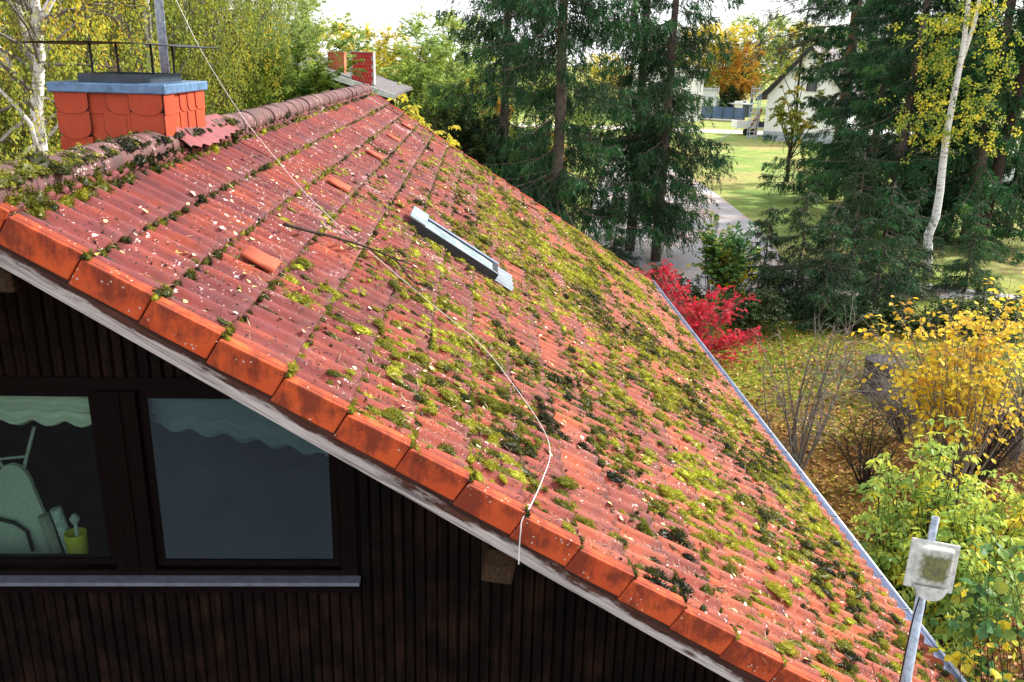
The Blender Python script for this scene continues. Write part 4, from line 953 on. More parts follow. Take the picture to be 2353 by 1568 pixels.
# broad crowned trees
BRO = []
for q, (H, cr, sd) in enumerate(((11, 4.2, 41), (12, 4.8, 42), (9, 3.8, 43))):
    BRO.append(grow(sd, (0, 0, 0), (0, 0, H*.6), (cr, cr, H*.42), 70, 12, 1.25, 26, .20, trunk_h=H*.85, r0=.20, droop=.25, lw=.62, r_tw=.008, shell=.3))
TREES = [   # proto, u, Y, top v (None: own height), colour, label
 (0, 715, 40, -20, L_LIME, 'light green leafy tree left of the yellow crown'),
 (2, 590, 33, 95, L_GREEN, 'green bushy tree low behind the ridge right of the chimney'),
 (2, 700, 30, 120, L_GREEN, 'green bushy tree in front of the neighbouring dark house'),
 (1, 815, 60, 22, L_YELL, 'bright yellow round crowned tree above the red shingled chimney'),
 (1, 890, 66, 75, L_YELL, 'yellow tree lower at the right of the bright yellow crown'),
 (0, 965, 60, 60, L_LIME, 'pale green tree right of the sky gap'),
 (1, 1035, 66, -5, L_LIME, 'tall pale green tree left of the drooping spruce'),
 (2, 945, 44, 150, L_GREEN, 'green bushy tree behind the far end of the ridge'),
 (2, 1030, 40, 165, L_GREEN, 'leafy green tree above the far roof edge'),
 (2, 1095, 48, 185, L_ORNG, 'orange brown tree beside the dark spruce'),
 (2, 1075, 33, 255, L_DARK, 'dark green bushy tree beside the far roof edge'),
 (2, 1235, 38, 300, L_ORNG, 'low orange tree glowing behind the drooping spruce trunk'),
 (2, 1180, 34, 290, L_GREEN, 'low green tree under the drooping spruce'),
 (1, 1160, 80, 90, L_LIME, 'far pale tree behind the drooping spruce'),
 (1, 1250, 90, 110, L_LIME, 'far pale green tree behind the spruce trunk'),
 (1, 1375, 125, 108, L_YELL, 'far yellow tree in the gap between the two spruces'),
 (1, 1330, 70, 200, L_GREEN, 'far green tree low between the two spruces'),
 (1, 1440, 118, 135, L_ORNG, 'far orange tree behind the twin spruce trunks'),
 (1, 1520, 130, 70, L_LIME, 'far lime tree behind the twin spruces'),
 (1, 1590, 138, 40, L_YELL, 'far yellow tree left of the bluish pine branches'),
 (1, 1650, 134, 30, L_YELL, 'far yellow tree over the pale garage'),
 (0, 1690, 128, 90, L_ORNG, 'far golden tree over the blue shed'),
 (1, 1720, 140, 10, L_LIME, 'far pale tree left of the white house gable'),
 (1, 1790, 150, 30, L_YELL, 'far yellow tree behind the white house gable'),
 (1, 1880, 140, 40, L_LIME, 'far pale tree behind the white house roof'),
 (0, 1990, 105, 60, L_GREEN, 'far green tree behind the right spruces'),
 (1, 2090, 110, 20, L_LIME, 'far lime tree behind the leaning birch'),
 (0, 2200, 100, 40, L_GREEN, 'far green tree right of the leaning birch'),
 (1, 2310, 105, 10, L_GREEN, 'far green tree at the right edge'),
 (1, 330, 60, 20, L_YELL, 'far golden tree behind the chimney cowl'),
 (1, 180, 58, 10, L_ORNG, 'far orange tree left of the chimney'),
 (2, 20, 30, 260, L_DARK, 'dark shrubby tree at the left edge behind the forked birch'),
 (0, 520, 62, 60, L_YELL, 'far yellow tree behind the white cable'),
]
HB = (11*1.0, 12*1.0, 9*1.0); protos = {}
for q, (pi, u, Y, vt, ml, lab) in enumerate(TREES):
    top = at(u, vt, Y)[2]; sc = (top-GZ)/HB[pi]; loc = G(u, Y)
    if pi not in protos: protos[pi] = first(BRO[pi], 'broadleaf_tree', loc, M_BARK, ml, lab, 'tree', 'autumn trees beyond the house', q*1.7, sc)
    else:
        dup(protos[pi], loc, q*1.7, sc, lab, ml, M_BARK)
# ------------------------------------------------------------------ spruces
SPR = [spruce(51, 21, .21, 2.2, 3.5, 190, 6.5, 1.7, .20, .036), spruce(52, 20, .20, 1.6, 3.0, 190, 6.5, 1.4, .20, .036), spruce(53, 19, .22, 1.0, 4.6, 150, 8, 1.1, .22, .042)]
SA = first(SPR[0], 'spruce_tree', G(1284, 27), M_SPTR, L_SPRUCE, 'drooping spruce with tall bare trunk beside the far roof edge', 'tree', 'spruces in and beyond the garden', .4)
SB_ = first(SPR[1], 'spruce_tree', G(1466, 32.5), M_SPTR, L_SPRUCE, 'left of the twin spruces in front of the driveway', 'tree', 'spruces in and beyond the garden', 1.3)
SC_ = first(SPR[2], 'spruce_tree', G(2080, 36), M_SPTR, L_SPRUCE, 'dense spruce left of the leaning birch trunk', 'tree', 'spruces in and beyond the garden', .2)
for pr, u, Y, rz, sc, lab, ml in ((SB_, 1530, 30.8, 3.3, .95, 'right of the twin spruces with a pale grey trunk', L_SPRUCE), (SC_, 1935, 47, 2.2, 1., 'far spruce in front of the white house roof', L_SPRUCE),
        (SC_, 2015, 42, 4.2, .98, 'spruce with low boughs over the lawn right of the white house', L_SPRUCE), (SB_, 2175, 38, 1.9, 1.2, 'dark spruce just right of the leaning birch', L_SPRUCE),
        (SC_, 2268, 34, 5.2, 1.1, 'spruce with a thick dark trunk near the right edge', L_SPRUCE), (SA, 2362, 37, 2.6, 1.0, 'spruce cut off by the right edge', L_SPRUCE), (SA, 1160, 33, 4.4, .95, 'spruce with hanging twigs left of the bare spruce trunk', L_SPRUCE)):
    dup(pr, G(u, Y), rz, sc, lab, ml)
SMALL = first(spruce(54, 4.4, .07, .25, 1.7, 70, 11, .7, .13, .028), 'spruce_tree', G(2000, 28), M_SPTR, L_SPRUCEL, 'young bright green spruce at the foot of the right spruces', 'tree', 'spruces in and beyond the garden')
for u, Y, rz, sc, lab in ((1795, 24.5, 1., .72, 'low young conifer right of the hazel bush'), (1880, 24, 2., .85, 'young conifer behind the bare shrub'), (1950, 23, 3., .8, 'young conifer between the bare shrub and the yellow tree'), (2075, 24, 4., .9, 'dark young conifer behind the yellow tree'), (1430, 29, 2.5, .6, 'small conifer under the left twin spruce'), (2140, 27, 1.4, .8, 'dark young conifer at the foot of the leaning birch'), (2290, 27, 2.2, .7, 'dark young conifer behind the right end of the yellow tree')):
    dup(SMALL, G(u, Y), rz, sc, lab, L_SPRUCEL if u in (1880,) else L_SPRUCE)
# pine with long bluish boughs
pb = G(1925, 50); rr = np.random.default_rng(61); wood, lv = MB(), MB(); wood.tube([(0, 0, 0), (.1, 0, 6), (0, .1, 12), (.1, 0, 19)], [.26, .22, .17, .06], 10)
nb = 46; z = rr.uniform(8.2, 18.5, nb); az = rr.uniform(0, 2*np.pi, nb); az[:22] = np.pi+rr.normal(0, .5, 22); L = rr.uniform(2, 4.2, nb); L[:22] = rr.uniform(4, 7.5, 22); u_ = np.linspace(0, 1, 7)[None, :, None]
P = np.stack([0*z, 0*z, z], 1)[:, None]+np.stack([np.cos(az), np.sin(az), 0*az], 1)[:, None]*L[:, None, None]*u_+UP*L[:, None, None]*(.12*u_-.28*u_**2)+rr.normal(0, .09, (nb, 7, 3))
V, Q = tubes(P, (.02+.006*L)[:, None]*np.linspace(1, .25, 7)[None], 5); wood.add(V, Q)
n_ = nb*40; ix = np.repeat(np.arange(nb), 40); tt = rr.uniform(.3, 1, n_); S, d = lerp_path(P, ix, tt*.999); TWG = twig_batch(rr, S, nrm(d*.6+rsph(rr, n_)*.7), rr.uniform(.4, 1.1, n_), np.full(n_, .15), 4)
V, Q = tubes(TWG, np.full((n_, 4), .007), 3); wood.add(V, Q); per = 22; mm = n_*per; i2 = np.repeat(np.arange(n_), per); Cc, dd = lerp_path(TWG, i2, rr.uniform(.35, .999, mm)); A = nrm(dd*.5+rsph(rr, mm))
V, Q = diamonds(Cc, A, rsph(rr, mm), .16*rr.uniform(.7, 1.3, mm), np.full(mm, .03)); lv.add(V, Q, a=np.repeat(rr.random(n_), per)*.6+rr.random(mm)*.4)
e = empty('pine_tree', pb, 'tall pine with long bluish boughs reaching left in front of the white house', 'tree'); wood.obj('trunk', M_PINE, e, True); lv.obj('crown', L_PINE, e)
# slim oak in front of the white house
ob = G(1823, 54); w_, l_ = grow(62, (0, 0, 0), (0, 0, 5.6), (2.2, 2.2, 4.6), 26, 8, .7, 22, .19, trunk_h=11, r0=.13, lw=.7, r_tw=.008, shell=.3)
e = empty('oak_tree', ob, 'slim dark stemmed oak with sparse leaves in front of the white house', 'tree'); w_.obj('trunk', M_BARK, e, True); l_.obj('crown', leafmat('oak leaf', [(0, (.05, .1, .02)), (.5, (.11, .17, .03)), (.8, (.28, .24, .04)), (1, (.4, .2, .03))]), e)
# leaning birch on the right
YR = 28.8; bb = np.array([*gnd(2130, 640)[:2], GZ]); YR = bb[1]
tr = [at(u, v, YR)-bb for u, v in ((2130, 640), (2132, 575), (2133, 540), (2150, 500), (2160, 440), (2166, 380), (2175, 310), (2190, 230), (2206, 150), (2216, 90), (2226, 0), (2235, -120), (2240, -300))]
wood, lv = MB(), MB(); wood.tube(tr, np.linspace(.165, .05, len(tr)), 12); wood.tube([at(u, v, YR+.1)-bb for u, v in ((2206, 150), (2222, 105), (2240, 50), (2256, -30), (2270, -160))], np.linspace(.085, .04, 5), 8)
rr = np.random.default_rng(63); n_ = 200
cen = np.array([at(u, v, YR+dy)-bb for u, v, dy in ((2120, 270, -.3), (2150, 180, .2), (2240, 200, .2), (2110, 240, -.5), (2190, 60, 0), (2280, 130, .5), (2160, 120, .4), (2250, 290, .2), (2150, 310, -.2), (2215, 250, .3), (2300, 60, .3), (2130, 60, .4), (2240, 0, 0))])
S = cen[rr.integers(0, len(cen), n_)]+rr.normal(0, .38, (n_, 3))*np.array([1, 1, .8]); P = twig_batch(rr, S, nrm(rsph(rr, n_)*.8-UP*.3), rr.uniform(.3, .8, n_), np.full(n_, .3), 4)
V, Q = tubes(P, np.full((n_, 4), .004), 3); wood.add(V, Q, a=1.); per = 26; mm = n_*per; ix = np.repeat(np.arange(n_), per); Cc, dd = lerp_path(P, ix, rr.random(mm)*.999); Cc += rr.normal(0, .06, (mm, 3))
V, Q = diamonds(Cc, nrm(rsph(rr, mm)-UP*.5), rsph(rr, mm), .095*rr.uniform(.7, 1.3, mm), .07*rr.uniform(.7, 1.2, mm)); lv.add(V, Q, a=np.clip(np.repeat(rr.random(n_), per)*.6+rr.random(mm)*.4, 0, 1))
e = empty('birch_tree', bb, 'leaning white birch with yellow green leaves among the dark spruces at right', 'tree', 'birches behind the house'); wood.obj('trunk', M_BIRCH, e, True); lv.obj('crown', leafmat('half yellow birch leaf', [(0, (.03, .09, .02)), (.4, (.10, .20, .03)), (.6, (.30, .36, .04)), (.8, (.62, .52, .04)), (1, Y2)], .4), e)
# dark leaning trunks between the right-hand spruces
for q, (pts, r, lab) in enumerate((([(2246, 580), (2262, 500), (2290, 400), (2322, 280), (2345, 180), (2370, 60)], .27, 'thick dark leaning trunk right of the birch'), ([(2172, 560), (2180, 500), (2196, 430), (2210, 350), (2224, 260)], .12, 'slim dark leaning trunk just right of the birch stem'))):
    b_ = np.array([*gnd(*pts[0])[:2], GZ]); mb = MB(); mb.tube([at(u, v, b_[1])-b_ for u, v in pts], np.linspace(r, r*.6, len(pts)), 10)
    rr = np.random.default_rng(70+q); 
    e = empty('dark_tree', b_, lab, 'tree'); mb.obj('trunk', M_BARK, e, True)
    S = np.array([at(*pts[-1], b_[1])-b_])+rr.normal(0, 1.1, (260, 3)); P = twig_batch(rr, S, rsph(rr, 260), rr.uniform(.4, .9, 260), np.full(260, .4), 4); mm = 260*20; ix = np.repeat(np.arange(260), 20); Cc, dd = lerp_path(P, ix, rr.random(mm)*.999)
    lv = MB(); V, Q = diamonds(Cc, nrm(rsph(rr, mm)-UP*.6), rsph(rr, mm), np.full(mm, .17), np.full(mm, .045)); lv.add(V, Q, a=rr.random(mm)); lv.obj('crown', L_SPRUCE, e)
# ------------------------------------------------------------------ garden shrubs
def bush(name, seed, u, vbase, Y, cu, cv, rad, label, cat_, ml, mw=M_TWIGD, **kw):
    base = G(u, Y, vbase); C = at(cu, cv, Y)
    w_, l_ = grow(seed, base, C, rad, **kw); return plant(name, base, w_, l_, mw, ml, label, cat_)
# yellow sumac like bush behind the far gable
bush('yellow_shrub', 71, 960, 330, 19.5, 958, 262, (.62, .9, .62), 'yellow leaved shrub peeping over the far end of the roof', 'shrub', L_YELL, nst=22, ntw=10, twl=.5, nlf=16, lsize=.13, r0=.02, droop=.6, hang=.6, lw=.4)
bush('yellow_shrub', 72, 1040, 420, 19., 1000, 305, (.55, .8, .45), 'yellow shrub arching down along the far roof edge', 'shrub', L_YELL, nst=16, ntw=9, twl=.5, nlf=16, lsize=.12, r0=.02, droop=.7, hang=.7, lw=.4)
# red maple
YM = 20.; mb_ = G(1590, YM, 800)
wood, lv = MB(), MB()
for sd, (u, v, dy), rad, k in ((81, (1500, 625, .2), (.62, .7, .3), 14), (82, (1580, 680, 0), (.75, .8, .35), 18), (83, (1675, 690, -.3), (.65, .7, .28), 12), (84, (1560, 715, -.4), (.7, .7, .25), 12), (85, (1640, 800, -.8), (.55, .6, .38), 16), (86, (1715, 775, -.6), (.5, .6, .18), 10), (87, (1600, 770, -.6), (.5, .5, .25), 10)):
    a, b = grow(sd, mb_, at(u, v, YM+dy), rad, k, 7, .38, 6, .085, r0=.014, droop=.35, hang=.25, leaf='star', r_tw=.004, stemcurve=.62)
    wood.n0 = wood.n
    for V_, Q_ in zip([np.concatenate(a.V)], [np.concatenate(a.Q)]): wood.add(V_, Q_)
    lv.add(np.concatenate(b.V), np.concatenate(b.Q), a=np.concatenate(b.qa))
plant('maple_tree', mb_, wood, lv, M_TWIG, L_RED, 'small crimson maple beside the gutter', 'tree')
# hazel
bush('hazel_shrub', 91, 1680, 660, 23.5, 1670, 600, (.95, .9, .95), 'green and yellow hazel bush between driveway and red maple', 'shrub', L_HAZEL, nst=34, ntw=9, twl=.5, nlf=9, lsize=.12, r0=.022, leaf='round', lw=.5, droop=.1, up=.8, shell=.2)
bush('hazel_shrub', 92, 1640, 650, 23.8, 1640, 545, (.25, .3, .65), 'upright green shoots at the left of the hazel bush', 'shrub', L_GREEN, nst=9, ntw=8, twl=.3, nlf=8, lsize=.11, r0=.018, leaf='round', lw=.5, up=.8)
bush('low_shrub', 93, 1720, 720, 22, 1715, 700, (.95, .9, .55), 'low dark green shrub under the hazel', 'shrub', L_DARK, nst=30, ntw=9, twl=.5, nlf=12, lsize=.10, r0=.018, lw=.6)
bush('low_shrub', 94, 1545, 700, 24, 1530, 655, (1.1, .9, .6), 'low dark shrub behind the red maple', 'shrub', L_DARK, nst=30, ntw=9, twl=.5, nlf=12, lsize=.10, r0=.018, lw=.6)
bush('low_shrub', 95, 2010, 800, 22.5, 2020, 760, (2.0, .9, .8), 'dark bushy mass behind the bin', 'shrub', L_DARK, nst=50, ntw=10, twl=.6, nlf=12, lsize=.11, r0=.018, lw=.6)
bush('low_shrub', 96, 2240, 800, 22.5, 2250, 740, (2.2, .9, .9), 'dark bushy mass behind the golden tree', 'shrub', L_DARK, nst=50, ntw=10, twl=.6, nlf=12, lsize=.11, r0=.018, lw=.6)
# bare shrubs
def bare(seed, u, vb, top_u, top_v, rad, label, nst=26, r0=.022, mw=M_TWIG, ntw=12, twl=.9):
    b_ = gnd(u, vb); Y = b_[1]; C = at(top_u, top_v, Y)
    w_, l_ = grow(seed, b_, C, rad, nst, int(ntw*1.7), twl*.85, 0, .05, r0=r0, droop=.3, r_tw=.0052, up=.35, shell=.45, stemcurve=.3, twstart=.35)
    return plant('bare_shrub', b_, w_, None, mw, None, label, 'shrub', 'leafless shrubs in the garden', wname='twigs')
bare(101, 1832, 1100, 1865, 810, (1.05, .9, .8), 'tall leafless shrub nearest the gutter', 15, .024)
bare(102, 1985, 1130, 2000, 1000, (.75, .7, .45), 'small leafless shrub with a stubby dark trunk behind the green shrub', 16, .02, M_TWIGD, 9, .6)
bare(103, 2075, 1010, 2060, 860, (1.0, .9, .6), 'leafless shrub in front of the dark bin', 36, .02, M_TWIG, 12, .8)
bare(104, 2235, 1130, 2255, 930, (1.1, .9, .9), 'leafless shrub with thick dark forked stem under the golden tree', 22, .034, M_TWIGD, 12, .9)
bare(105, 2330, 1060, 2320, 880, (.9, .8, .8), 'leafless shrub at the right edge below the golden tree', 20, .022, M_TWIG, 11, .8)
# golden tree
b_ = G(2190, 12.2, 1100); wood, lv = MB(), MB()
for sd, (u, v, dy), rad, k in ((111, (2240, 720, .2), (.85, .8, .34), 30), (112, (2130, 770, 0), (.85, .8, .28), 26), (113, (2300, 660, .3), (.5, .6, .3), 16), (114, (2230, 830, -.3), (.95, .8, .32), 28), (115, (2040, 720, .1), (.5, .5, .22), 9), (116, (2335, 780, 0), (.5, .6, .4), 14)):
    a, b = grow(sd, b_, at(u, v, 12.2+dy), rad, int(k*.55), 7, .55, 6, .10, r0=.016, droop=.35, hang=.45, leaf='round', lw=.42, r_tw=.004, stemcurve=.5)
    wood.add(np.concatenate(a.V), np.concatenate(a.Q)); lv.add(np.concatenate(b.V), np.concatenate(b.Q), a=np.concatenate(b.qa))
plant('golden_tree', b_, wood, lv, M_TWIG, L_GOLD, 'golden yellow leaved tree at the right edge', 'tree')
# cherry like green shrub
b_ = G(2150, 7.9, 1350); wood, lv = MB(), MB()
for sd, (u, v, dy), rad, k in ((121, (2140, 1175, 0), (.62, .5, .16), 24), (122, (2040, 1230, .3), (.45, .5, .16), 16), (123, (2260, 1200, .3), (.55, .5, .22), 22), (124, (2190, 1010, .4), (.12, .2, .38), 7), (125, (2050, 1030, .5), (.28, .2, .08), 5), (126, (2320, 1130, .5), (.3, .4, .2), 9), (127, (2150, 1280, -.3), (.6, .4, .12), 16), (128, (2300, 1270, -.2), (.4, .4, .15), 12), (129, (2130, 1070, .4), (.22, .2, .16), 6)):
    a, b = grow(sd, b_, at(u, v, 7.9+dy), rad, int(k*1.35), 8, .42, 12, .10, r0=.012, droop=.45, hang=.55, lw=.42, leaf='round' if 0 else 'diamond', r_tw=.0032, stemcurve=.45, up=.15)
    wood.add(np.concatenate(a.V), np.concatenate(a.Q)); lv.add(np.concatenate(b.V), np.concatenate(b.Q), a=np.concatenate(b.qa))
plant('cherry_shrub', b_, wood, lv, M_TWIGD, L_CHERRY, 'light green shrub with narrow drooping leaves right of the gutter', 'shrub')
# hazel at the gable corner, large leaves close to the camera
b_ = np.array([4.3, 4.3, GZ]); wood, lv = MB(), MB()
for sd, (u, v, Y), rad, k, ls in ((131, (2310, 1400, 5.2), (.32, .35, .22), 10, .10), (132, (2260, 1530, 4.9), (.34, .3, .14), 9, .10), (133, (2330, 1300, 5.6), (.18, .3, .2), 6, .10), (134, (2200, 1450, 5.3), (.14, .2, .14), 4, .095)):
    a, b = grow(sd, b_, at(u, v, Y), rad, k, 5, .26, 5, ls, r0=.009, droop=.3, hang=.45, lw=.56, leaf='round', r_tw=.0028, stemcurve=.5)
    wood.add(np.concatenate(a.V), np.concatenate(a.Q)); lv.add(np.concatenate(b.V), np.concatenate(b.Q), a=np.concatenate(b.qa))
plant('hazel_shrub', b_, wood, lv, M_TWIGD, L_HAZEL, 'hazel with large green and yellow leaves in the lower right corner', 'shrub')
b_ = np.array([2.75, 2.9, GZ]); wood, lv = MB(), MB()
for sd, (u, v, Y), rad, k in ((141, (2040, 1545, 3.4), (.13, .12, .05), 5), (142, (2150, 1530, 3.3), (.10, .1, .05), 4)):
    a, b = grow(sd, b_, at(u, v, Y), rad, k, 3, .14, 4, .06, r0=.005, droop=.3, hang=.15, lw=.42, leaf='round', r_tw=.0018, stemcurve=.5)
    wood.add(np.concatenate(a.V), np.concatenate(a.Q)); lv.add(np.concatenate(b.V), np.concatenate(b.Q), a=np.concatenate(b.qa))
plant('yellow_shrub', b_, wood, lv, M_TWIGD, L_YELL, 'thin shoots with yellow leaves at the foot of the antenna pole', 'shrub')
# dark bin behind the bare twigs
b_ = gnd(2010, 905); BN = empty('garden_bin', b_, 'dark grey garden bin half hidden behind bare twigs', 'bin'); mb = MB(); an = np.linspace(0, 2*np.pi, 25)[:-1]; V = []
for z, r in ((0, .34), (.75, .30), (.80, .32)): V.append(np.stack([r*np.cos(an)*(1+.03*(np.arange(24) % 2)), r*np.sin(an)*(1+.03*(np.arange(24) % 2)), np.full(24, z)], 1))
V = np.concatenate(V); i = np.arange(24); j = (i+1) % 24; mb.add(V, np.concatenate([np.stack([i+24*k, j+24*k, j+24*k+24, i+24*k+24], 1) for k in range(2)])); M_BIN = plain('dark grey plastic', (.03, .03, .045), .4, .5); mb.obj('body', M_BIN, BN)
mb = MB(); mb.tube([(0, 0, .80), (0, 0, .84), (0, 0, .9)], [.33, .32, .12], 24); mb.obj('lid', M_BIN, BN)
# timber fence rail at the garden edge
def rail(u0, v0, u1, v1, lab):
    a, b = gnd(u0, v0), gnd(u1, v1); e = empty('rail_fence', a, lab, 'fence'); mb = MB(); d = b-a; mb.tube([(0, 0, .55), tuple(d+np.array([0, 0, .55]))], .09, 6); mb.obj('rail', M_BARK, e)
    for k in np.linspace(.03, .97, 4):
        mb = MB(); mb.tube([tuple(d*k+np.array([0, .1, 0])), tuple(d*k+np.array([0, .1, .62]))], .05, 6); mb.obj('post', M_BARK, e)
rail(1700, 655, 1850, 650, 'dark timber rail at the garden edge between hazel and young conifers')
# ------------------------------------------------------------------ litter and grass on the garden ground
rng = np.random.default_rng(5)
mb = MB(); n = 42000; Yv = 4.5+rng.random(n)**.8*20; X = rng.uniform(3.6, 9, n)+rng.random(n)*.35*Yv
I = rng.random(n) < np.clip(1.2-(Yv-6)/18, .12, 1); X = X[I]; Yv = Yv[I]; n = len(X)
C = np.stack([X, Yv, GZ+rng.uniform(.01, .05, n)], 1); A = nrm(rsph(rng, n)*np.array([1, 1, .3])); V, Q = diamonds(C, A, UP+rng.normal(0, .4, (n, 3)), rng.uniform(.06, .13, n), rng.uniform(.04, .085, n)); mb.add(V, Q, a=np.clip(rng.normal(.55, .28, n), 0, 1))
tag(mb.obj('leaf_litter', L_LITTER), 'brown and orange fallen leaves covering the garden ground', 'leaves', kind='stuff')
mb = MB(); n = 45000; Yv = 7+rng.random(n)**.9*20; X = rng.uniform(3.6, 8, n)+rng.random(n)*.35*Yv; C = np.stack([X, Yv, np.full(n, GZ)], 1); A = nrm(UP+rsph(rng, n)*.7); V, Q = diamonds(C, A, rsph(rng, n), rng.uniform(.05, .13, n), np.full(n, .012)); mb.add(V, Q, a=rng.random(n))
tag(mb.obj('grass', L_GRASS), 'short mossy grass of the garden lawn', 'grass', kind='stuff')
# ------------------------------------------------------------------ antenna pole in front of the gable
YP = 3.5; pt = at(2150, 1190, YP); pl_ = at(2115, 1365, YP); base = np.array([2.33, YP, GZ])
AP = empty('antenna_pole', base, 'galvanised pole carrying a flat mossy white antenna panel', 'antenna')
mb = MB(); mb.tube([(0, 0, 0), tuple(pl_+np.array([.005, 0, 0])-base)], .0235, 16); mb.obj('pole', M_GALV, AP, True)
mb = MB(); an = np.linspace(0, 2*np.pi, 17)[:-1]; V = []
for p_, r in ((pl_-base, .018), (pt-base, .018), (pt-base, .0145), (pt-base-np.array([0, 0, .12]), .0145)): V.append(np.stack([p_[0]+r*np.cos(an), p_[1]+r*np.sin(an), np.full(16, p_[2])], 1))
V = np.concatenate(V); i = np.arange(16); j = (i+1) % 16; mb.add(V, np.concatenate([np.stack([i+16*k, j+16*k, j+16*k+16, i+16*k+16], 1) for k in range(3)])); mb.obj('pole_top', M_GALV, AP, True)
pc_ = (at(2095, 1240, YP-.05)+at(2203, 1265, YP-.05)+at(2082, 1335, YP-.05)+at(2185, 1358, YP-.05))/4
def panmat():
    N = NT('mossy white panel'); P = N.co(); sx = N.n('SeparateXYZ', {0: P})
    d = N.mth('MAXIMUM', N.mth('ABSOLUTE', N.mth('MULTIPLY', sx.outputs[0], 1.)), N.mth('ABSOLUTE', N.mth('MULTIPLY', N.mth('ADD', sx.outputs[2], .008), 1.15)))
    f = N.mth('ADD', N.n('MapRange', {0: d, 1: .045, 2: .125, 3: .40, 4: -.2}).outputs[0], N.noise(26, P, 8, .85))
    c = N.mix(N.ramp(f, [(.58, 0.), (.8, .95)]), N.ramp(N.noise(18, P, 7, .75), [(.35, (.30, .31, .28)), (.6, (.56, .56, .53))]), N.ramp(N.noise(30, P, 5, .7), [(.35, (.05, .055, .02)), (.65, (.15, .15, .03))]))
    N.base(c, .55, .35); return N.m
PNL = bpy.data.objects.new('panel', None); bpy.data.objects.remove(PNL)
M_PAN = panmat()
mb = MB(); mb.box((-.125, -.006, -.117), (.125, .006, .117)); 
rot = Matrix.Rotation(R_(11), 4, 'Y') @ Matrix.Rotation(R_(-18), 4, 'X')
o = mb.obj('panel', M_PAN, AP); o.matrix_local = Matrix.Translation(Vector(pc_-base)) @ rot
bv = o.modifiers.new('bevel', 'BEVEL'); bv.width = .004; bv.segments = 2
mb = MB(); w = .098; f0 = -.0065
V = np.array([(-w,f0,-w),(w,f0,-w),(w,f0,w),(-w,f0,w),(-w*.9,-.028,-w*.92),(w*.9,-.028,-w*.92),(w*.9,-.028,w*.88),(-w*.9,-.028,w*.88)]); mb.add(V, [(4,5,6,7),(0,1,5,4),(1,2,6,5),(2,3,7,6),(3,0,4,7)])
o2 = mb.obj('radome', M_PAN, o); bv = o2.modifiers.new('bevel', 'BEVEL'); bv.width = .012; bv.segments = 3
mb = MB(); an = np.linspace(0, np.pi, 13); pts = [(.075*math.cos(a), -.118-.045*math.sin(a)) for a in an]; mb.prism(pts[::-1], lambda x, z: (x, -.03, z), (0, .022, 0)); mb.box((-.08, -.03, -.1175), (.08, -.0075, -.10)); o3 = mb.obj('lower_lip', M_PAN, o)
mb = MB(); q = pl_-base
mb.tube(cat([q+np.array([-.02, -.03, .0]), q+np.array([-.03, -.03, -.12]), q+np.array([-.033, -.03, -.35]), q+np.array([-.03, -.03, -.8]), q+np.array([-.03, -.03, -1.5])], 20), .0035, 6)
mb.tube(cat([q+np.array([.025, -.01, .0]), q+np.array([.04, 0, -.1]), q+np.array([.028, 0, -.3]), q+np.array([.03, 0, -1.2])], 20), .0035, 6); mb.obj('cable', M_BLACK, AP)
# ------------------------------------------------------------------ neighbours
# dark house with red shingled chimney behind the ridge
YN = 34.; nb0 = np.array([-7.5, YN, GZ]); NH = empty('neighbour_house', nb0, 'dark timber house with white roof edges behind the ridge', 'house')
def nbx(mb, x0, x1, y0, y1, z0, z1): mb.box((x0-nb0[0], y0-nb0[1], z0-nb0[2]), (x1-nb0[0], y1-nb0[1], z1-nb0[2]))
def nroof(x): return -.70-(x+5.6)*.30
def npr(mb, pts, y0, dy): mb.prism(pts, lambda x, z: (x-nb0[0], y0-nb0[1], z-nb0[2]), (0, dy, 0))
XA, XB = -12., -4.1
mb = MB(); npr(mb, [(XA, GZ), (XB, GZ), (XB, nroof(XB)-.12), (-9, nroof(-9)-.12), (XA, nroof(-9)-.9)], YN, 8.); M_NWALL = wood_mat('brown cladding', (.05, .025, .015), (.1, .05, .03), 1.2, 2)
mb.obj('wall', M_NWALL, NH)
mb = MB(); npr(mb, [(XA-.3, nroof(-9)-1.05), (-9, nroof(-9)-.10), (XB+.9, nroof(XB+.9)-.10), (XB+.9, nroof(XB+.9)), (-9, nroof(-9)), (XA-.3, nroof(-9)-.9)], YN-.4, 8.8); mb.obj('roof', plain('grey roof sheet', (.13, .12, .125), .8), NH)
mb = MB(); npr(mb, [(-9, nroof(-9)-.2), (XB+.95, nroof(XB+.95)-.2), (XB+.95, nroof(XB+.95)+.02), (-9, nroof(-9)+.02)], YN-.47, .06); mb.obj('fascia', plain('white fascia', (.78, .78, .76), .6), NH)
for k, xw in enumerate((-7.4, -6.3, -5.2)):
    mb = MB(); nbx(mb, xw, xw+.75, YN-.03, YN+.02, -2.5, -1.45); f_ = mb.obj('window', plain('white window frame', (.75, .75, .73), .5), NH)
    mb = MB(); nbx(mb, xw+.07, xw+.68, YN-.035, YN-.031, -2.43, -1.52); mb.obj('pane', plain('dark glass', (.03, .04, .05), .1, .6), f_)
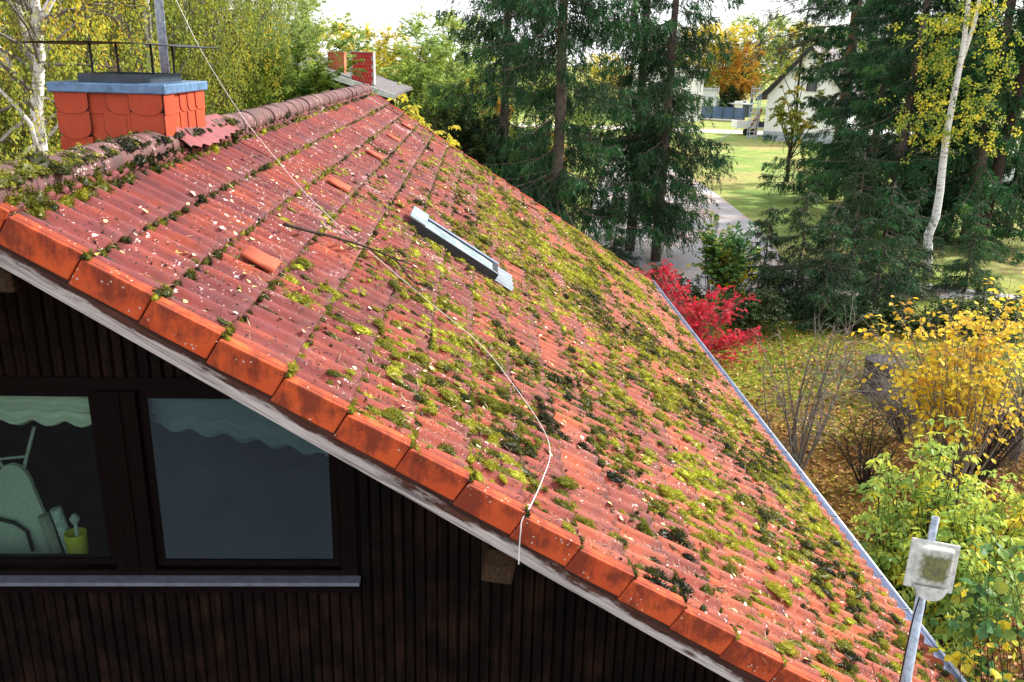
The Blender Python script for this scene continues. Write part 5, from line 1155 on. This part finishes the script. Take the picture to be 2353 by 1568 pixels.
def chim(x0, x1, y0, y1, z0, z1, label, side):
    mb = MB(); nbx(mb, x0+.03, x1-.03, y0+.03, y1, z0, z1-.01); c_ = mb.obj('chimney', plain('chimney side metal', side, .6), NH); c_['label'] = label
    N = NT('red scale shingles'); br = N.n('TexBrick', {'Vector': N.n('Mapping', {0: N.n('Mapping', {0: N.co(), 'Rotation': (math.pi/2, 0, 0)}).outputs[0], 'Scale': (1, 1, 1)}).outputs[0], 'Scale': 3., 'Color1': (.5, .03, .02, 1), 'Color2': (.42, .022, .018, 1), 'Mortar': (.16, .01, .01, 1), 'Mortar Size': .03, 'Brick Width': .42, 'Row Height': .3}); N.base(br.outputs[0], .6)
    mb = MB(); rows_ = 8; hgt = (z1-z0)/rows_
    for q in range(rows_):
        nn_ = 7
        for k in range(nn_+1):
            w = (x1-x0-.08)/nn_; xc = x0+.04+(k+.5*(q % 2))*w
            if xc+w > x1: continue
            pts = [(xc+w*.04, z1-q*hgt), (xc+w*.04, z1-(q+.75)*hgt), (xc+w*.5, z1-(q+1.12)*hgt), (xc+w*.96, z1-(q+.75)*hgt), (xc+w*.96, z1-q*hgt)]
            npr(mb, pts, y0+.018-.004*(rows_-q)*.2, .008)
    mb.obj('shingle_cladding', plain('red shingle', (.52, .03, .02), .6), c_)
    mb = MB(); nbx(mb, x0, x0+.035, y0-.01, y0+.03, z0, z1); nbx(mb, x1-.035, x1, y0-.01, y0+.03, z0, z1); nbx(mb, x0, x1, y0-.02, y1, z1, z1+.03); mb.obj('edge_trim', plain('pale trim', (.6, .58, .56), .5), c_)
chim(-4.95, -4.05, YN+.3, YN+1.1, -1.1, .07, 'square red shingled chimney', (.5, .45, .44)); mb = MB(); nbx(mb, -6.1, -5.45, YN+2.2, YN+2.8, -1., .02); c_ = mb.obj('chimney', plain('orange brick', (.5, .16, .08), .8), NH); c_['label'] = 'smaller orange chimney half hidden by leaves'
mb = MB(); nbx(mb, -6.13, -5.42, YN+2.17, YN+2.83, .021, .07); mb.obj('chimney_cap', plain('orange brick cap', (.55, .2, .1), .8), c_)
# pale shed low behind the ridge
def shed(name, loc, w, d, h, lab, cw, cr, door=None, slope=.0):
    e = empty(name, loc, lab, 'building'); mb = MB(); mb.prism([(0, 0), (w, 0), (w, h-slope), (0, h)], lambda x, z: (x, 0, z), (0, d, 0)); mb.obj('wall', cw, e)
    mb = MB(); mb.prism([(-.2, h+.02), (w+.2, h-slope+.02), (w+.2, h-slope+.16), (-.2, h+.16)], lambda x, z: (x, -.25, z), (0, d+.5, 0)); mb.obj('roof', cr, e)
    if door:
        x0, x1, z1, mt = door; mb = MB(); mb.box((x0, -.04, .05), (x1, .03, z1)); mb.obj('door', mt, e)
    return e
M_WHITE = plain('white render', (.78, .77, .75), .8, .2, 0, .06, 2); M_BLUE = plain('blue grey panel', (.06, .10, .2), .6, .3, 0, .15, 1); M_PALE = plain('pale cladding', (.55, .58, .6), .7, .3, 0, .08, 3)
p = at(590, 262, 40); shed('garden_shed', (p[0], 40, GZ), 2.3, 3, p[2]+1.0-GZ, 'pale shed glimpsed low behind the ridge', M_WHITE, M_WHITE, (.4, 1.0, 2., M_DKMET))
def pt_(u, v, Y): return at(u, v, Y)
# white house
YH = 86.; h0 = np.array([*gnd(1752, 322)[:2], GZ]); YH = h0[1]; WH = empty('white_house', h0, 'white brick house with steep dark roof behind the lawn', 'house', rz=R_(-33))
W_, EV, PK = 7.4, 4.3, 9.0
mb = MB(); mb.prism([(0, .9), (W_, .9), (W_, EV), (W_/2, PK-.35), (0, EV)], lambda x, z: (x, 0, z), (0, 10, 0)); N = NT('white brick'); bt = N.n('TexBrick', {'Vector': N.n('Mapping', {0: N.co(), 'Rotation': (math.pi/2, 0, 0)}).outputs[0], 'Scale': 4., 'Color1': (.80, .79, .78, 1), 'Color2': (.74, .73, .72, 1), 'Mortar': (.55, .54, .54, 1), 'Mortar Size': .012}); N.base(bt.outputs[0], .8); mb.obj('wall', N.m, WH)
mb = MB(); mb.box((-.03, -.03, 0), (W_+.03, 10.03, .9)); mb.obj('plinth', plain('grey plinth', (.35, .38, .42), .8), WH)
M_DROOF = plain('dark purple roof tile', (.10, .075, .085), .7, .3, 0, .3, 5); mb = MB()
for sg in (0, 1):
    f = (lambda x: x) if not sg else (lambda x: W_-x); pts = [(-.9, EV-.55), (-.2, EV-.05), (W_/2, PK-.3), (W_/2, PK), (-.3, EV+.22), (-.95, EV-.35)]; pts = [(f(a), b) for a, b in pts]
    mb.prism(pts if not sg else pts[::-1], lambda x, z: (x, -.5, z), (0, 11, 0))
mb.obj('roof', M_DROOF, WH)
mb = MB()
for sg in (0, 1):
    f = (lambda x: x) if not sg else (lambda x: W_-x); pts = [(-.97, EV-.62), (-.2, EV-.14), (W_/2, PK-.42), (W_/2, PK+.03), (-.3, EV+.26), (-1., EV-.33)]; pts = [(f(a), b) for a, b in pts]
    mb.prism(pts if not sg else pts[::-1], lambda x, z: (x, -.56, z), (0, .05, 0))
mb.obj('verge_board', M_BLACK, WH)
mb = MB(); mb.box((W_/2-.2, -.05, 4.7), (W_/2+1.0, .03, 6.1)); f_ = mb.obj('window', plain('grey window frame', (.5, .5, .5), .5), WH); mb = MB(); mb.box((W_/2-.1, -.06, 4.8), (W_/2+.9, -.051, 6.0)); mb.obj('pane', plain('window glass', (.02, .025, .03), .05, .7), f_)
mb = MB(); mb.box((W_+.0, 1.6, 1.), (W_+.04, 2.7, 3.)); mb.obj('door', plain('pale blue door', (.5, .58, .75), .5), WH)
# scaffold tower beside the white house
sb0 = np.array([*gnd(1720, 324)[:2], GZ]); st_h = at(1727, 198, sb0[1])[2]-GZ; SF = empty('scaffold_tower', sb0, 'slim metal scaffold tower left of the white house', 'scaffold'); mb = MB()
for x in (0, .75):
    for y in (0, .7): mb.tube([(x, y, 0), (x, y, st_h)], .035, 6)
mb.obj('uprights', M_ZINC, SF); mb = MB(); z = .4
while z < st_h:
    for y in (0, .7): mb.tube([(0, y, z), (.75, y, z)], .022, 5)
    mb.tube([(0, 0, z), (0, .7, z)], .022, 5); z += .45
mb.obj('rungs', M_ZINC, SF); mb = MB(); mb.tube([(0, 0, 2.1), (-2.9, -.4, 0.05)], .03, 6); mb.tube([(.75, 0, 3.2), (3, .3, 3.1)], .03, 6); mb.tube([(.1, 0, .5), (3., .3, .5)], .03, 6); mb.tube([(.1, 0, 5), (.7, 0, 3)], .025, 5); mb.obj('braces', M_ZINC, SF)
# trailer
tb = np.array([*gnd(1712, 312)[:2], GZ]); TR = empty('trailer', tb, 'white flat trailer loaded with boards beside the white house', 'trailer'); mb = MB(); mb.box((-1., 0, .75), (3.6, 2., .9)); mb.box((-1., 0, .9), (1.1, .06, 1.5)); mb.box((-1., .061, .9), (-.94, 2., 1.5)); mb.obj('bed', M_WHITE, TR)
mb = MB(); mb.box((1.11, 0, .9), (3.6, .06, 1.45)); mb.obj('side_panel', M_DKMET, TR)
for x in (.1, .85, 3.1):
    mb = MB(); mb.tube([(x, -.02, .36), (x, .2, .36)], .36, 16); w_ = mb.obj('wheel', M_BLACK, TR)
mb = MB(); rng = np.random.default_rng(8); mb.box((-.7, .2, .905), (3.4, 1.8, 1.25))
for k in range(22): c_ = rng.uniform((-.6, .3, 1.), (3.3, 1.7, 1.6)); mb.tube([c_-rng.normal(0, .4, 3)*np.array([1, .6, .3]), c_+rng.normal(0, .4, 3)*np.array([1, .6, .3])], .06, 4)
tag(mb.obj('board_pile', plain('pinkish boards', (.5, .28, .22), .8), None, loc=tb), 'pile of pinkish broken boards on the trailer', 'boards')
def plank(u0, v0, u1, v1, Y, lab):
    a, b = at(u0, v0, Y), at(u1, v1, Y); mb = MB(); mb.tube([(0, 0, 0), tuple(b-a)], .14, 4); o = mb.obj('plank', plain('brown plank', (.25, .11, .05), .8), None, loc=a); tag(o, lab, 'plank', 'planks leaning on the white house')
plank(1719, 300, 1751, 250, tb[1]-.6, 'long brown plank leaning against the white house'); plank(1731, 318, 1745, 262, tb[1]-1.2, 'steeper brown plank standing beside the white house corner')
# slatted fence, garages, ladder, shed
fa, fb = gnd(1585, 274), gnd(1709, 281); FE = empty('panel_fence', fa, 'blue grey panel fence across the far lawn', 'fence'); d_ = (fb-fa); nP = 5
for k in range(nP):
    a = d_*(k/nP); b = d_*((k+1)/nP); mb = MB(); t_ = nrm(d_[None])[0]; nrm_ = np.array([-t_[1], t_[0], 0])*.03
    for q in range(8):
        z = .25+q*.19; P = [a+nrm_+UP*z, b+nrm_+UP*z, b-nrm_+UP*z, a-nrm_+UP*z]; mb.add(np.array(P+[p_+UP*.18 for p_ in P]), [(3,2,1,0),(4,5,6,7),(0,1,5,4),(1,2,6,5),(2,3,7,6),(3,0,4,7)])
    mb.obj('fence_panel', M_BLUE, FE)
for k in range(nP+1):
    a = d_*(k/nP)+np.array([0, -.06, 0]); mb = MB(); mb.box(a+np.array([-.06, -.06, 0]), a+np.array([.06, .06, 1.85])); mb.obj('post', M_DKMET, FE)
mb = MB(); mb.tube([(0, -.15, .1), tuple(d_+np.array([0, -.15, .1]))], .13, 4); mb.obj('kerb', plain('pale concrete', (.5, .48, .44), .9), FE)
p = at(1562, 205, 124); shed('garage', (p[0], 124, GZ), 5.4, 6, p[2]-GZ, 'pale grey garage behind the panel fence', M_PALE, plain('garage roof', (.4, .42, .44), .7), None, -.0)
p = at(1640, 232, 128); shed('garden_shed', (p[0], 126, GZ), 4.2, 4, p[2]-GZ+.1, 'blue shed with white roof edge behind the panel fence', M_BLUE, M_WHITE, None)
p = at(1683, 240, 124); shed('garden_shed', (p[0], 123.5, GZ), 2.6, 3, p[2]-GZ, 'small shed with a white door beside the ivy hedge', M_DKMET, M_PALE, (.15, 1.35, 2.2, M_WHITE))
p = at(1650, 275, 122); LD = empty('ladder', (at(1648, 260, 123.)[0], 125.6, GZ), 'white ladder leaning on the blue shed', 'ladder'); mb = MB(); mb.tube([(0, -.6, 0), (.0, .0, 4.)], .05, 5); mb.tube([(.6, -.6, 0), (.6, 0, 4.)], .05, 5); mb.obj('rails', M_WHITE, LD); mb = MB()
for k in range(9): mb.tube([(0, -.6+.6*k/9, .35+k*.42), (.6, -.6+.6*k/9, .35+k*.42)], .035, 5)
mb.obj('rungs', M_WHITE, LD)
p = at(1470, 205, 110); shed('outbuilding', (p[0], 112, GZ), 8.5, 6, 6.2, 'white building behind the twin spruce trunks', M_WHITE, M_PALE, None)
b_ = G(1672, 126); w_, l_ = grow(95, b_, b_+np.array([0, 0, 2.5]), (1.6, 1.4, 1.9), 30, 10, .8, 14, .28, r0=.05, lw=.6); plant('ivy_hedge', b_, w_, l_, M_BARK, L_DARK, 'dark ivy covered hedge between the blue shed and the white door', 'hedge')
# low pale building seen between the right trunks
p = gnd(2180, 425); shed('outbuilding', (p[0]+3., p[1], GZ), 16, 5, 1.9, 'low pale building glimpsed between the trunks at right', M_PALE, M_WHITE, (4, 7, 1.4, M_BLUE))
p = gnd(2040, 400); shed('outbuilding', (p[0], p[1]+6, GZ), 5, 4, 2.2, 'grey block wall glimpsed behind the right spruces', plain('grey block', (.3, .3, .32), .9), M_WHITE)
